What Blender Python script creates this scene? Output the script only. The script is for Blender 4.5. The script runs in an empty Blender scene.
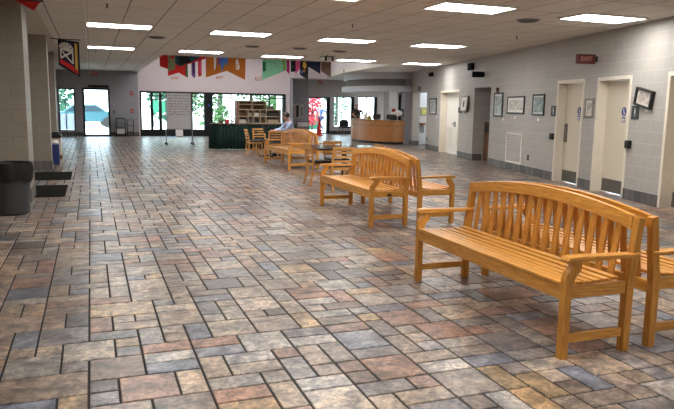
import bpy, math, random
from mathutils import Vector, Matrix
random.seed(7)
S = bpy.context.scene
C = S.collection
PI = math.pi

# ------------------------------------------------------------------ camera
cam_d = bpy.data.cameras.new('camera'); cam = bpy.data.objects.new('camera', cam_d); C.objects.link(cam)
Fv = Vector((0.34741507, 0.92607588, -0.14726248)); Rv = Vector((0.93702058, -0.3488787, 0.01661606)); Uv = Vector((0.03598901, 0.14376064, 0.98895787))
M = Matrix((Rv, Uv, -Fv)).transposed().to_4x4(); M.translation = Vector((0, 0, 1.52))
cam.matrix_world = M
cam_d.sensor_width = 36; cam_d.lens = 655 / 674 * 36; cam_d.clip_end = 300; cam_d.clip_start = .05
S.camera = cam
# ------------------------------------------------------------------ world, light, exposure
S.view_settings.view_transform = 'Standard'; S.view_settings.look = 'None'
S.view_settings.gamma = 1; S.view_settings.use_curve_mapping = False
S.view_settings.exposure = 0.06
W = bpy.data.worlds.new('sky'); S.world = W; W.use_nodes = True
bg = W.node_tree.nodes['Background']; bg.inputs[0].default_value = (.74, .89, 1, 1); bg.inputs[1].default_value = 8.0
sun_d = bpy.data.lights.new('sun', 'SUN'); sun_d.energy = 6; sun_d.angle = .02; sun_d.color = (1, .96, .9)
sun = bpy.data.objects.new('sun', sun_d); C.objects.link(sun)
sun.rotation_euler = Vector((.25, .75, -1.1)).to_track_quat('-Z', 'Y').to_euler()
LIGHT_E = 23.0

# ------------------------------------------------------------------ materials
def new_mat(name):
    m = bpy.data.materials.new(name); m.use_nodes = True
    nt = m.node_tree; b = nt.nodes['Principled BSDF']
    return m, nt, b
def rgb(h):
    def l(c): c /= 255; return c / 12.92 if c <= .04045 else ((c + .055) / 1.055) ** 2.4
    return tuple(l(c) for c in h) + (1,)
def plain(name, col, rough=.6, metal=0, var=.12, scale=14, spec=.5, emit=0):
    m, nt, b = new_mat(name); c = rgb(col)
    tc = nt.nodes.new('ShaderNodeTexCoord'); n = nt.nodes.new('ShaderNodeTexNoise'); n.inputs['Scale'].default_value = scale; n.inputs['Detail'].default_value = 4
    r = nt.nodes.new('ShaderNodeValToRGB')
    r.color_ramp.elements[0].position = .3; r.color_ramp.elements[1].position = .7
    r.color_ramp.elements[0].color = tuple(v * (1 - var) for v in c[:3]) + (1,); r.color_ramp.elements[1].color = tuple(min(1, v * (1 + var)) for v in c[:3]) + (1,)
    nt.links.new(tc.outputs['Object'], n.inputs['Vector']); nt.links.new(n.outputs['Fac'], r.inputs[0]); nt.links.new(r.outputs[0], b.inputs['Base Color'])
    b.inputs['Roughness'].default_value = rough; b.inputs['Metallic'].default_value = metal; b.inputs['Specular IOR Level'].default_value = spec
    if emit: b.inputs['Emission Color'].default_value = c; b.inputs['Emission Strength'].default_value = emit
    return m
def wood(name, dark, light, rough=.35, scale=3.0, axis=1):
    m, nt, b = new_mat(name)
    tc = nt.nodes.new('ShaderNodeTexCoord'); mp = nt.nodes.new('ShaderNodeMapping')
    sc = [26, 26, 26]; sc[axis] = 2.0; mp.inputs['Scale'].default_value = sc
    n = nt.nodes.new('ShaderNodeTexNoise'); n.inputs['Scale'].default_value = scale; n.inputs['Detail'].default_value = 6; n.inputs['Roughness'].default_value = .65; n.inputs['Distortion'].default_value = .6
    r = nt.nodes.new('ShaderNodeValToRGB'); r.color_ramp.elements[0].position = .3; r.color_ramp.elements[1].position = .7
    r.color_ramp.elements[0].color = rgb(dark); r.color_ramp.elements[1].color = rgb(light)
    nt.links.new(tc.outputs['Object'], mp.inputs[0]); nt.links.new(mp.outputs[0], n.inputs['Vector']); nt.links.new(n.outputs['Fac'], r.inputs[0]); nt.links.new(r.outputs[0], b.inputs['Base Color'])
    b.inputs['Roughness'].default_value = rough
    bp = nt.nodes.new('ShaderNodeBump'); bp.inputs['Strength'].default_value = .08; nt.links.new(n.outputs['Fac'], bp.inputs['Height']); nt.links.new(bp.outputs[0], b.inputs['Normal'])
    return m
def block(name, c1, c2, mortar, swap='XZ', bw=.4, bh=.2, rough=.5, msize=.006, bump=.25, off=.5):
    """painted concrete block: courses in object space"""
    m, nt, b = new_mat(name)
    tc = nt.nodes.new('ShaderNodeTexCoord'); sp = nt.nodes.new('ShaderNodeSeparateXYZ'); cb = nt.nodes.new('ShaderNodeCombineXYZ')
    nt.links.new(tc.outputs['Object'], sp.inputs[0])
    if swap == 'XZ': nt.links.new(sp.outputs['X'], cb.inputs['X']); nt.links.new(sp.outputs['Z'], cb.inputs['Y'])
    elif swap == 'YZ': nt.links.new(sp.outputs['Y'], cb.inputs['X']); nt.links.new(sp.outputs['Z'], cb.inputs['Y'])
    elif swap == 'SUM':
        ad = nt.nodes.new('ShaderNodeMath'); nt.links.new(sp.outputs['X'], ad.inputs[0]); nt.links.new(sp.outputs['Y'], ad.inputs[1])
        nt.links.new(ad.outputs[0], cb.inputs['X']); nt.links.new(sp.outputs['Z'], cb.inputs['Y'])
    else: nt.links.new(sp.outputs['X'], cb.inputs['X']); nt.links.new(sp.outputs['Y'], cb.inputs['Y'])
    br = nt.nodes.new('ShaderNodeTexBrick'); br.offset = off
    br.inputs['Scale'].default_value = 1; br.inputs['Brick Width'].default_value = bw; br.inputs['Row Height'].default_value = bh
    br.inputs['Mortar Size'].default_value = msize; br.inputs['Mortar Smooth'].default_value = .4
    br.inputs['Color1'].default_value = rgb(c1); br.inputs['Color2'].default_value = rgb(c2); br.inputs['Mortar'].default_value = rgb(mortar)
    nt.links.new(cb.outputs[0], br.inputs['Vector'])
    n = nt.nodes.new('ShaderNodeTexNoise'); n.inputs['Scale'].default_value = 90; n.inputs['Detail'].default_value = 4
    nt.links.new(tc.outputs['Object'], n.inputs['Vector'])
    mx = nt.nodes.new('ShaderNodeMix'); mx.data_type = 'RGBA'; mx.blend_type = 'OVERLAY'; mx.inputs[0].default_value = .35
    nt.links.new(br.outputs['Color'], mx.inputs[6]); nt.links.new(n.outputs['Color'], mx.inputs[7])
    hs = nt.nodes.new('ShaderNodeHueSaturation'); hs.inputs['Saturation'].default_value = .85; nt.links.new(mx.outputs[2], hs.inputs['Color'])
    nt.links.new(hs.outputs[0], b.inputs['Base Color']); b.inputs['Roughness'].default_value = rough
    ml = nt.nodes.new('ShaderNodeMath'); ml.operation = 'MULTIPLY_ADD'; ml.inputs[1].default_value = -1; nt.links.new(br.outputs['Fac'], ml.inputs[0])
    m2 = nt.nodes.new('ShaderNodeMath'); m2.operation = 'MULTIPLY'; m2.inputs[1].default_value = .3; nt.links.new(n.outputs['Fac'], m2.inputs[0]); nt.links.new(m2.outputs[0], ml.inputs[2])
    bp = nt.nodes.new('ShaderNodeBump'); bp.inputs['Strength'].default_value = bump; bp.inputs['Distance'].default_value = .01
    nt.links.new(ml.outputs[0], bp.inputs['Height']); nt.links.new(bp.outputs[0], b.inputs['Normal'])
    return m
def floor_tile_mat():
    m, nt, b = new_mat('slate_tile')
    at = nt.nodes.new('ShaderNodeAttribute'); at.attribute_name = 'tile_colour'
    ge = nt.nodes.new('ShaderNodeNewGeometry')
    n1 = nt.nodes.new('ShaderNodeTexNoise'); n1.inputs['Scale'].default_value = 7; n1.inputs['Detail'].default_value = 9; n1.inputs['Roughness'].default_value = .68; n1.inputs['Distortion'].default_value = .5
    n2 = nt.nodes.new('ShaderNodeTexNoise'); n2.inputs['Scale'].default_value = 16; n2.inputs['Detail'].default_value = 10; n2.inputs['Roughness'].default_value = .7; n2.inputs['Distortion'].default_value = 1.2
    for n in (n1, n2): nt.links.new(ge.outputs['Position'], n.inputs['Vector'])
    r = nt.nodes.new('ShaderNodeValToRGB'); r.color_ramp.elements[0].position = .38; r.color_ramp.elements[1].position = .62
    r.color_ramp.elements[0].color = (.10, .10, .12, 1); r.color_ramp.elements[1].color = (.90, .86, .80, 1)
    nt.links.new(n1.outputs['Fac'], r.inputs[0])
    r2 = nt.nodes.new('ShaderNodeValToRGB'); r2.color_ramp.elements[0].position = .40; r2.color_ramp.elements[1].position = .60
    r2.color_ramp.elements[0].color = (.12, .13, .16, 1); r2.color_ramp.elements[1].color = (.86, .80, .72, 1)
    nt.links.new(n2.outputs['Fac'], r2.inputs[0])
    a = nt.nodes.new('ShaderNodeMix'); a.data_type = 'RGBA'; a.blend_type = 'OVERLAY'; a.inputs[0].default_value = .62
    n3 = nt.nodes.new('ShaderNodeTexNoise'); n3.inputs['Scale'].default_value = 4.2; n3.inputs['Detail'].default_value = 3; nt.links.new(ge.outputs['Position'], n3.inputs['Vector'])
    r3 = nt.nodes.new('ShaderNodeValToRGB'); r3.color_ramp.elements[0].position = .36; r3.color_ramp.elements[1].position = .64
    r3.color_ramp.elements[0].color = (.46, .50, .58, 1); r3.color_ramp.elements[1].color = (.60, .50, .45, 1); nt.links.new(n3.outputs['Fac'], r3.inputs[0])
    hm = nt.nodes.new('ShaderNodeMix'); hm.data_type = 'RGBA'; hm.blend_type = 'OVERLAY'; hm.inputs[0].default_value = .3
    nt.links.new(at.outputs['Color'], hm.inputs[6]); nt.links.new(r3.outputs[0], hm.inputs[7]); nt.links.new(hm.outputs[2], a.inputs[6]); nt.links.new(r.outputs[0], a.inputs[7])
    c = nt.nodes.new('ShaderNodeMix'); c.data_type = 'RGBA'; c.blend_type = 'OVERLAY'; c.inputs[0].default_value = .6
    nt.links.new(a.outputs[2], c.inputs[6]); nt.links.new(r2.outputs[0], c.inputs[7]); nt.links.new(c.outputs[2], b.inputs['Base Color'])
    rr = nt.nodes.new('ShaderNodeMapRange'); rr.inputs[3].default_value = .22; rr.inputs[4].default_value = .40; nt.links.new(n2.outputs['Fac'], rr.inputs[0]); nt.links.new(rr.outputs[0], b.inputs['Roughness'])
    bp = nt.nodes.new('ShaderNodeBump'); bp.inputs['Strength'].default_value = .35; bp.inputs['Distance'].default_value = .005
    nt.links.new(n2.outputs['Fac'], bp.inputs['Height']); nt.links.new(bp.outputs[0], b.inputs['Normal'])
    return m
def glass_mat(name, tint=(.93, .97, .96, 1), gl=.10):
    m = bpy.data.materials.new(name); m.use_nodes = True; nt = m.node_tree; nt.nodes.clear()
    o = nt.nodes.new('ShaderNodeOutputMaterial'); t = nt.nodes.new('ShaderNodeBsdfTransparent'); t.inputs[0].default_value = tint
    g = nt.nodes.new('ShaderNodeBsdfGlossy'); g.inputs['Roughness'].default_value = .03
    x = nt.nodes.new('ShaderNodeMixShader'); fr = nt.nodes.new('ShaderNodeFresnel'); fr.inputs[0].default_value = 1.4
    nt.links.new(fr.outputs[0], x.inputs[0]); nt.links.new(t.outputs[0], x.inputs[1]); nt.links.new(g.outputs[0], x.inputs[2]); nt.links.new(x.outputs[0], o.inputs[0])
    return m
def film_mat(name, col):
    m = bpy.data.materials.new(name); m.use_nodes = True; nt = m.node_tree; nt.nodes.clear()
    o = nt.nodes.new('ShaderNodeOutputMaterial'); t = nt.nodes.new('ShaderNodeBsdfTranslucent'); t.inputs[0].default_value = col; d = nt.nodes.new('ShaderNodeBsdfDiffuse'); d.inputs[0].default_value = col
    x = nt.nodes.new('ShaderNodeMixShader'); x.inputs[0].default_value = .35; nt.links.new(t.outputs[0], x.inputs[1]); nt.links.new(d.outputs[0], x.inputs[2]); nt.links.new(x.outputs[0], o.inputs[0]); return m
def emis(name, col, e):
    m = bpy.data.materials.new(name); m.use_nodes = True; nt = m.node_tree; nt.nodes.clear()
    o = nt.nodes.new('ShaderNodeOutputMaterial'); k = nt.nodes.new('ShaderNodeEmission'); k.inputs[0].default_value = col; k.inputs[1].default_value = e
    nt.links.new(k.outputs[0], o.inputs[0]); return m

TEAK = wood('honey_oak', (176, 112, 40), (232, 172, 82), .32)
TEAKX = wood('honey_oak_cross', (178, 114, 42), (232, 172, 84), .32, axis=0)
TEAKZ = wood('honey_oak_upright', (172, 108, 38), (226, 164, 76), .34, axis=2)
CHAIRW = wood('chair_beech', (180, 122, 58), (226, 172, 100), .4, axis=2)
DESKW = wood('desk_veneer', (150, 96, 52), (196, 138, 84), .4, axis=2)
DESKTOP = wood('desk_top_veneer', (130, 84, 46), (168, 116, 70), .35, axis=0)
CABW = wood('cabinet_wood', (84, 54, 30), (126, 86, 52), .45, axis=2)
CUBW = wood('sorter_wood', (176, 156, 130), (212, 194, 166), .6, axis=0)
WALL = block('painted_block_grey', (174, 168, 161), (168, 163, 157), (188, 183, 177), 'XZ')  # mortar coloured paler to stand in for glossy highlights along the joints
WALLB = block('painted_block_back', (168, 169, 178), (163, 164, 174), (154, 155, 164), 'XZ')
PIER = block('painted_block_pier', (148, 137, 121), (143, 133, 118), (132, 122, 108), 'SUM')
CEIL = block('acoustic_ceiling', (228, 222, 212), (222, 216, 206), (146, 140, 131), 'XY', bw=.61, bh=1.22, rough=.9, msize=.013, bump=.15, off=0)
CEILP = plain('ceiling_plaster', (204, 196, 184), .9, var=.05, scale=60)
WHITEW = plain('white_upper_wall', (226, 216, 220), .8, var=.03)
SOFF = plain('soffit_paint', (196, 200, 206), .7, var=.04)
SOFFD = plain('soffit_dark', (112, 112, 110), .7, var=.05)
OFFW = plain('office_wall', (200, 200, 202), .8, var=.03)
BASEM = block('slate_baseboard', (112, 108, 102), (76, 76, 78), (52, 50, 48), 'XZ', bw=.16, bh=.4, rough=.45, bump=.15)
GROUT = plain('dark_grout', (30, 28, 27), .8, var=.15, scale=40)
TILE = floor_tile_mat()
CREAM = plain('cream_paint', (226, 218, 202), .45, var=.04)
DOORC = plain('cream_door', (214, 205, 186), .5, var=.03, scale=40)
WHITED = plain('white_door', (232, 228, 220), .45, var=.03)
STEEL = plain('brushed_steel', (120, 118, 114), .35, metal=.8, var=.1)
CHROME = plain('chrome', (190, 190, 190), .2, metal=1, var=.02)
BLACK = plain('black_plastic', (26, 26, 28), .4, var=.2)
BLACKM = plain('black_metal', (30, 31, 33), .4, metal=.3, var=.15)
DARKF = plain('dark_bronze_frame', (30, 34, 38), .4, metal=.4, var=.1)
BINM = plain('charcoal_plastic', (54, 56, 58), .55, var=.1)
LINER = plain('bin_liner', (18, 18, 20), .3, var=.2)
MATM = plain('floor_mat_rubber', (28, 26, 23), 1.0, var=.3, scale=80, spec=.05)
GREENC = plain('green_cloth', (14, 46, 40), .85, var=.15)
WHITEB = plain('whiteboard_surface', (200, 200, 203), .4, var=.02)
WPAPER = plain('white_paper', (232, 230, 226), .8, var=.03)
INK = plain('marker_ink', (44, 44, 52), .8, var=.05)
SATB = plain('matt_black', (24, 25, 28), .85, var=.1, spec=.2)
GREYM = plain('grey_metal', (140, 142, 145), .4, metal=.5, var=.05)
BLUEP = plain('blue_plastic', (44, 62, 128), .5, var=.08)
REDS = plain('red_sign', (190, 40, 36), .5, var=.05)
REDD = plain('dark_red_sign', (86, 30, 26), .5, var=.05)
ORANGEC = plain('cone_red', (226, 44, 34), .5, var=.05)
SIGNB = plain('sign_blue', (38, 58, 130), .5, var=.05)
SIGND = plain('sign_slate', (48, 56, 62), .5, var=.05)
ART1 = plain('art_grey', (150, 150, 148), .3, var=.6, scale=9)
ART2 = plain('art_sepia', (176, 166, 156), .3, var=.5, scale=12)
ART3 = plain('art_green_grey', (110, 118, 110), .3, var=.7, scale=9)
MATW = plain('picture_mount', (214, 210, 202), .6, var=.03)
FRAMEB = plain('black_frame', (24, 23, 22), .35, var=.1)
FRAMEG = plain('grey_frame', (128, 124, 114), .4, var=.1)
TGLASS = plain('black_glass_top', (22, 30, 32), .06, var=.05)
CUSH = plain('black_seat_vinyl', (24, 25, 30), .4, var=.1)
SKIN = plain('skin', (196, 142, 116), .55, var=.04)
HAIRD = plain('dark_hair', (44, 34, 30), .6, var=.2, scale=60)
HAIRW = plain('grey_hair', (172, 166, 160), .7, var=.15, scale=60)
SHIRTB = plain('light_blue_shirt', (160, 176, 206), .8, var=.05)
SHIRTN = plain('navy_shirt', (30, 32, 44), .8, var=.1)
SHIRTP = plain('slate_blue_shirt', (62, 82, 128), .8, var=.1)
JEANS = plain('denim', (40, 56, 92), .85, var=.15)
TROUS = plain('dark_trousers', (34, 36, 42), .85, var=.1)
SHOE = plain('dark_shoe', (30, 26, 24), .5, var=.1)
GLASS = glass_mat('window_glass'); FROST = film_mat('frosted_film', (.80, .84, .92, 1))
LAMP = emis('fluorescent_diffuser', (1, .975, .94, 1), LIGHT_E)
LEAF = plain('leaf_green', (58, 98, 48), .7, var=.5, scale=3)
LEAF2 = plain('leaf_teal', (44, 96, 72), .7, var=.4, scale=3)
LEAFR = plain('red_blossom', (170, 44, 62), .7, var=.3, scale=3)
BARK = plain('bark', (52, 46, 42), .9, var=.3)
PAVE = plain('pale_paving', (222, 220, 214), .8, var=.05, scale=3)
CARP = plain('teal_car_paint', (52, 92, 104), .25, metal=.2, var=.05)
CARG = plain('car_window', (40, 54, 64), .1, var=.05)
GRASS = plain('lawn', (34, 110, 78), .9, var=.3)
def flagm(n, c): return plain('cloth_' + n, c, .85, var=.1, scale=8)
FL = {k: flagm(k, c) for k, c in dict(red=(204, 36, 34), olive=(128, 134, 96), teal=(24, 74, 82), green=(22, 104, 72), purple=(112, 84, 160), magenta=(196, 36, 120), pink=(232, 96, 150), orange=(190, 110, 32), gold=(222, 178, 74), blue=(74, 128, 206), white=(232, 230, 226), lightgreen=(130, 196, 158), lime=(128, 160, 66), black=(22, 24, 30), navy=(28, 36, 62), brown=(104, 82, 68), rose=(226, 60, 84), dgreen=(10, 60, 46)).items()}

# ------------------------------------------------------------------ mesh builder
class MB:
    def __init__(s): s.v = []; s.f = []; s.m = []
    def add(s, vs, fs, m=0, T=None):
        o = len(s.v); s.v += [tuple(T @ Vector(v)) if T else tuple(v) for v in vs]
        s.f += [tuple(i + o for i in f) for f in fs]; s.m += [m] * len(fs); return s
    def box(s, x0, x1, y0, y1, z0, z1, m=0, T=None):
        return s.add([(x0, y0, z0), (x1, y0, z0), (x1, y1, z0), (x0, y1, z0), (x0, y0, z1), (x1, y0, z1), (x1, y1, z1), (x0, y1, z1)],
                     [(3, 2, 1, 0), (4, 5, 6, 7), (0, 1, 5, 4), (1, 2, 6, 5), (2, 3, 7, 6), (3, 0, 4, 7)], m, T)
    def bar(s, a, b, w, t, wd=(0, 1, 0), m=0, w2=None):
        a = Vector(a); b = Vector(b); d = (b - a).normalized(); wd = Vector(wd); wd = (wd - d * wd.dot(d)).normalized(); td = d.cross(wd)
        w2 = w2 or w; vs = []
        for p, ww in ((a, w), (b, w2)):
            for i, j in ((-1, -1), (1, -1), (1, 1), (-1, 1)): vs.append(p + wd * (i * ww / 2) + td * (j * t / 2))
        return s.add(vs, [(3, 2, 1, 0), (4, 5, 6, 7), (0, 1, 5, 4), (1, 2, 6, 5), (2, 3, 7, 6), (3, 0, 4, 7)], m)
    def prism(s, poly, a, b, axis='y', m=0):
        """poly in the plane perpendicular to axis, extruded a..b (y: (x,z); z: (x,y); x: (y,z))"""
        def P(p, t): return {'y': (p[0], t, p[1]), 'z': (p[0], p[1], t), 'x': (t, p[0], p[1])}[axis]
        n = len(poly); vs = [P(p, a) for p in poly] + [P(p, b) for p in poly]
        fs = [tuple(range(n - 1, -1, -1)), tuple(range(n, 2 * n))] + [(i, (i + 1) % n, n + (i + 1) % n, n + i) for i in range(n)]
        return s.add(vs, fs, m)
    def lathe(s, prof, n=24, c=(0, 0), m=0, caps=True):
        vs = []; fs = []
        for r, z in prof:
            for i in range(n): a = 2 * PI * i / n; vs.append((c[0] + r * math.cos(a), c[1] + r * math.sin(a), z))
        for k in range(len(prof) - 1):
            for i in range(n): j = (i + 1) % n; fs.append((k * n + i, k * n + j, (k + 1) * n + j, (k + 1) * n + i))
        if caps: fs.append(tuple(range(n - 1, -1, -1))); fs.append(tuple(range((len(prof) - 1) * n, len(prof) * n)))
        return s.add(vs, fs, m)
    def tube(s, pts, r, n=8, m=0):
        pts = [Vector(p) for p in pts]; vs = []; fs = []
        for k, p in enumerate(pts):
            d = (pts[min(k + 1, len(pts) - 1)] - pts[max(k - 1, 0)]).normalized()
            u = d.cross(Vector((0, 0, 1)));
            if u.length < .05: u = d.cross(Vector((1, 0, 0)))
            u.normalize(); w = d.cross(u); rr = r[k] if isinstance(r, (list, tuple)) else r
            for i in range(n): a = 2 * PI * i / n; vs.append(p + u * (rr * math.cos(a)) + w * (rr * math.sin(a)))
        for k in range(len(pts) - 1):
            for i in range(n): j = (i + 1) % n; fs.append((k * n + i, k * n + j, (k + 1) * n + j, (k + 1) * n + i))
        fs.append(tuple(range(n - 1, -1, -1))); fs.append(tuple(range((len(pts) - 1) * n, len(pts) * n)))
        return s.add(vs, fs, m)
    def ball(s, c, r, m=0, n=12, k=8, sc=(1, 1, 1)):
        vs = []; fs = []
        for a in range(1, k):
            for i in range(n):
                t = PI * a / k; p = 2 * PI * i / n
                vs.append((c[0] + r * sc[0] * math.sin(t) * math.cos(p), c[1] + r * sc[1] * math.sin(t) * math.sin(p), c[2] + r * sc[2] * math.cos(t)))
        vs += [(c[0], c[1], c[2] + r * sc[2]), (c[0], c[1], c[2] - r * sc[2])]
        for a in range(k - 2):
            for i in range(n): j = (i + 1) % n; fs.append((a * n + i, (a + 1) * n + i, (a + 1) * n + j, a * n + j))
        for i in range(n): j = (i + 1) % n; fs.append((len(vs) - 2, i, j)); fs.append((len(vs) - 1, (k - 2) * n + j, (k - 2) * n + i))
        return s.add(vs, fs, m)
    def build(s, name, mats, parent=None, bevel=0, smooth=False, loc=None, rz=0):
        me = bpy.data.meshes.new(name); me.from_pydata(s.v, [], s.f); me.update()
        if not isinstance(mats, (list, tuple)): mats = [mats]
        for x in mats: me.materials.append(x)
        if len(mats) > 1: me.polygons.foreach_set('material_index', s.m)
        if smooth: me.polygons.foreach_set('use_smooth', [True] * len(me.polygons)); 
        o = bpy.data.objects.new(name, me); C.objects.link(o); o.parent = parent
        if smooth and hasattr(me, 'set_sharp_from_angle'): me.set_sharp_from_angle(angle=math.radians(40))
        if bevel:
            b = o.modifiers.new('bevel', 'BEVEL'); b.width = bevel; b.segments = 2; b.limit_method = 'ANGLE'
        if loc is not None: o.location = loc
        o.rotation_euler.z = rz
        return o
def tag(o, label=None, cat=None, group=None, kind=None):
    if label: o['label'] = label
    if cat: o['category'] = cat
    if group: o['group'] = group
    if kind: o['kind'] = kind
    return o
def thing(name, label, cat, loc=(0, 0, 0), rz=0, group=None):
    o = bpy.data.objects.new(name, None); C.objects.link(o); o.location = loc; o.rotation_euler.z = rz; o.empty_display_size = .1
    return tag(o, label, cat, group)
def kids(o): return [x for x in C.objects if x.parent == o]
def dup(o, loc, rz, label, group=None):
    def cp(x, par):
        c = x.copy(); C.objects.link(c); c.parent = par
        for k in [q for q in list(C.objects) if q.parent == x]: cp(k, c)
        return c
    c = cp(o, None); c.location = loc; c.rotation_euler.z = rz; c['label'] = label
    if group: c['group'] = group
    return c
def st(o, label=None): o['kind'] = 'structure'; return o
def text_mesh(name, body, size, mat, parent, T, align='CENTER'):
    cu = bpy.data.curves.new(name, 'FONT'); cu.body = body; cu.size = size; cu.align_x = align; cu.align_y = 'CENTER'; cu.extrude = .002; cu.offset = size * .02
    t = bpy.data.objects.new(name, cu); C.objects.link(t)
    dg = bpy.context.evaluated_depsgraph_get(); me = bpy.data.meshes.new_from_object(t.evaluated_get(dg))
    C.objects.unlink(t); bpy.data.objects.remove(t)
    o = bpy.data.objects.new(name, me); C.objects.link(o); me.materials.clear(); me.materials.append(mat); o.parent = parent; o.matrix_local = T
    return o
# upright text facing -y (towards the camera)
TXT = Matrix(((1, 0, 0, 0), (0, 0, -1, 0), (0, 1, 0, 0), (0, 0, 0, 1)))
def TT(x, y, z): return Matrix.Translation((x, y, z)) @ TXT

# ------------------------------------------------------------------ floor
XL, YB = -1.75, 32.6
WA, WS = 6.635, .2388           # right wall: x = WA + WS*y
WANG = math.atan2(1, WS); WK = math.sqrt(1 + WS * WS)
def wx(y): return WA + WS * y
PAL = [((144, 131, 117), 5), ((132, 122, 114), 6), ((120, 118, 119), 5), ((104, 110, 122), 3.5), ((126, 103, 92), 3), ((136, 108, 94), 2), ((84, 82, 82), 1.6), ((158, 137, 108), 1.6), ((142, 139, 136), 4), ((108, 96, 88), 2.6), ((152, 143, 132), 3)]
def build_floor():
    m = MB(); cols = []
    u, w = .1535, .1635
    x0, y0 = XL, .9
    nx, ny = int((18.2 - x0) / u), int((34.9 - y0) / w)
    occ = [[False] * nx for _ in range(ny)]
    def lim(y): return (wx(y) + .35) if y < 25 else 18.2
    g = .0055
    pw = [p[1] for p in PAL]
    for j in range(ny):
        yy = y0 + j * w
        for i in range(nx):
            if occ[j][i]: continue
            xx = x0 + i * u
            if xx > lim(yy) : continue
            if yy > 33 and xx < 9.4: continue
            r = random.random()
            if r < .25: a, b = 2, 2
            elif r < .60: a, b = 2, 1
            elif r < .74: a, b = 1, 2
            elif r < .76: a, b = 3, 2
            else: a, b = 1, 1
            while a > 1 and (i + a > nx or any(occ[j][i + k] for k in range(a))): a -= 1
            if j + b > ny: b = 1
            for dj in range(b):
                for di in range(a): occ[j + dj][i + di] = True
            X0, X1, Y0, Y1 = xx + g, xx + a * u - g, yy + g, yy + b * w - g
            zt = random.uniform(-.0006, .0006)
            e = .004
            vs = [(X0, Y0, -.006), (X1, Y0, -.006), (X1, Y1, -.006), (X0, Y1, -.006), (X0 + e, Y0 + e, zt), (X1 - e, Y0 + e, zt), (X1 - e, Y1 - e, zt), (X0 + e, Y1 - e, zt)]
            if yy < 12: fs = [(4, 5, 6, 7), (0, 1, 5, 4), (1, 2, 6, 5), (2, 3, 7, 6), (3, 0, 4, 7)]
            else: vs = vs[4:]; fs = [(0, 1, 2, 3)]
            m.add(vs, fs, 0)
            c = rgb(random.choices(PAL, pw)[0][0]); k = random.uniform(.86, 1.36)
            t = random.uniform(-.04, .04)
            cols += [(c[0] * k * (1 + t), c[1] * k, c[2] * k * (1 - t), 1)] * sum(len(f) for f in fs)
    nt_ = len(m.f)
    poly = [(XL - .1, -4.5), (wx(-4.5) + 1.3, -4.5), (wx(24.9) + 1.6, 24.9), (18.4, 25.5), (18.4, 35.1), (9.5, 35.1), (9.5, 32.85), (XL - .1, 32.85)]
    m.prism(poly, -.2, -.005, 'z', 1)
    cols += [(0, 0, 0, 1)] * (sum(len(f) for f in m.f[nt_:]))
    o = m.build('floor', [TILE, GROUT])
    at = o.data.attributes.new('tile_colour', 'FLOAT_COLOR', 'CORNER')
    at.data.foreach_set('color', [v for c in cols for v in c])
    st(o)
build_floor()

# ------------------------------------------------------------------ ceiling with the raised bay
HC = 3.0
m = MB()
def slab(poly, z0=HC, z1=HC + .15, mi=0): m.prism(poly, z0, z1, 'z', mi)
OPX0, OPY0 = 2.13, 21.0
slab([(-.75, -4.5), (wx(-4.5) + .3, -4.5), (wx(OPY0) + .3, OPY0), (-.75, OPY0)])
slab([(-.75, OPY0), (OPX0, OPY0), (OPX0, YB + .2), (-.75, YB + .2)])
slab([(9.8, OPY0), (wx(OPY0) + .3, OPY0), (wx(24.9) + .3, 24.9), (18.4, 24.9), (18.4, 35.2), (9.55, 35.2), (9.55, 32.72), (11.6, 32.72), (10.4, 27.4)])
slab([(XL - .2, -4.5), (-.75, -4.5), (-.75, YB + .2), (XL - .2, YB + .2)], HC - .012, HC + .15, 1)
st(m.build('ceiling', [CEIL, CEILP]))
m = MB()
m.box(OPX0 - .15, 11.9, OPY0 - .15, YB + .3, 4.6, 4.75)
st(m.build('ceiling', WHITEW))
m = MB()
m.box(OPX0 - .15, OPX0, OPY0, YB, HC + .15, 4.6); m.box(OPX0 - .15, 9.95, OPY0 - .15, OPY0, HC + .15, 4.6)
m.add([(9.8, OPY0, 3.15), (10.4, 27.4, 3.15), (11.6, YB, 3.15), (9.8, OPY0, 4.6), (10.4, 27.4, 4.6), (11.6, YB, 4.6),
       (9.95, OPY0, 3.15), (10.55, 27.4, 3.15), (11.75, YB, 3.15), (9.95, OPY0, 4.6), (10.55, 27.4, 4.6), (11.75, YB, 4.6)],
      [(0, 1, 4, 3), (1, 2, 5, 4), (7, 6, 9, 10), (8, 7, 10, 11), (0, 6, 7, 1), (1, 7, 8, 2), (3, 4, 10, 9), (4, 5, 11, 10), (0, 3, 9, 6), (2, 8, 11, 5)])
m.box(9.56, 11.75, YB, YB + .12, 2.94, 4.6)
st(m.build('trim_1', WHITEW))

# ------------------------------------------------------------------ outer walls
m = MB()
m.box(XL - .2, XL, -4.5, YB + .25, 0, HC)
st(m.build('wall_left', PIER))
m = MB(); m.box(XL - .2, wx(-4.5) + .3, -4.7, -4.5, 0, HC); st(m.build('wall_rear', WALLB))
# back wall left part: window hole, door hole
m = MB()
def wallxz(m, x0, x1, y0, y1, z0, z1, holes):
    """wall slab facing y with rectangular holes (hx0,hx1,hz0,hz1), sorted by x"""
    x = x0
    for a, b, c, d in holes:
        if a > x: m.box(x, a, y0, y1, z0, z1)
        if c > z0: m.box(a, b, y0, y1, z0, c)
        if d < z1: m.box(a, b, y0, y1, d, z1)
        x = b
    if x1 > x: m.box(x, x1, y0, y1, z0, z1)
wallxz(m, XL, OPX0, YB, YB + .22, 0, HC, [(-1.36, -.66, .23, 2.16), (-.33, .86, 0, 2.2)])
st(m.build('wall_back', WALLB))
m = MB(); wallxz(m, OPX0, 9.56, YB - .02, YB + .22, 0, 4.6, [(OPX0 + .06, 9.36, 0, 2.12)])
st(m.build('wall_entry', WHITEW))
m = MB(); wallxz(m, 9.56, 18.4, 35.0, 35.2, 0, HC, [(11.31, 12.62, 0, 2.06), (12.84, 14.09, .40, 2.09), (14.3, 15.51, .72, 2.12), (16.8, 17.5, 0, 2.27)])
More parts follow.
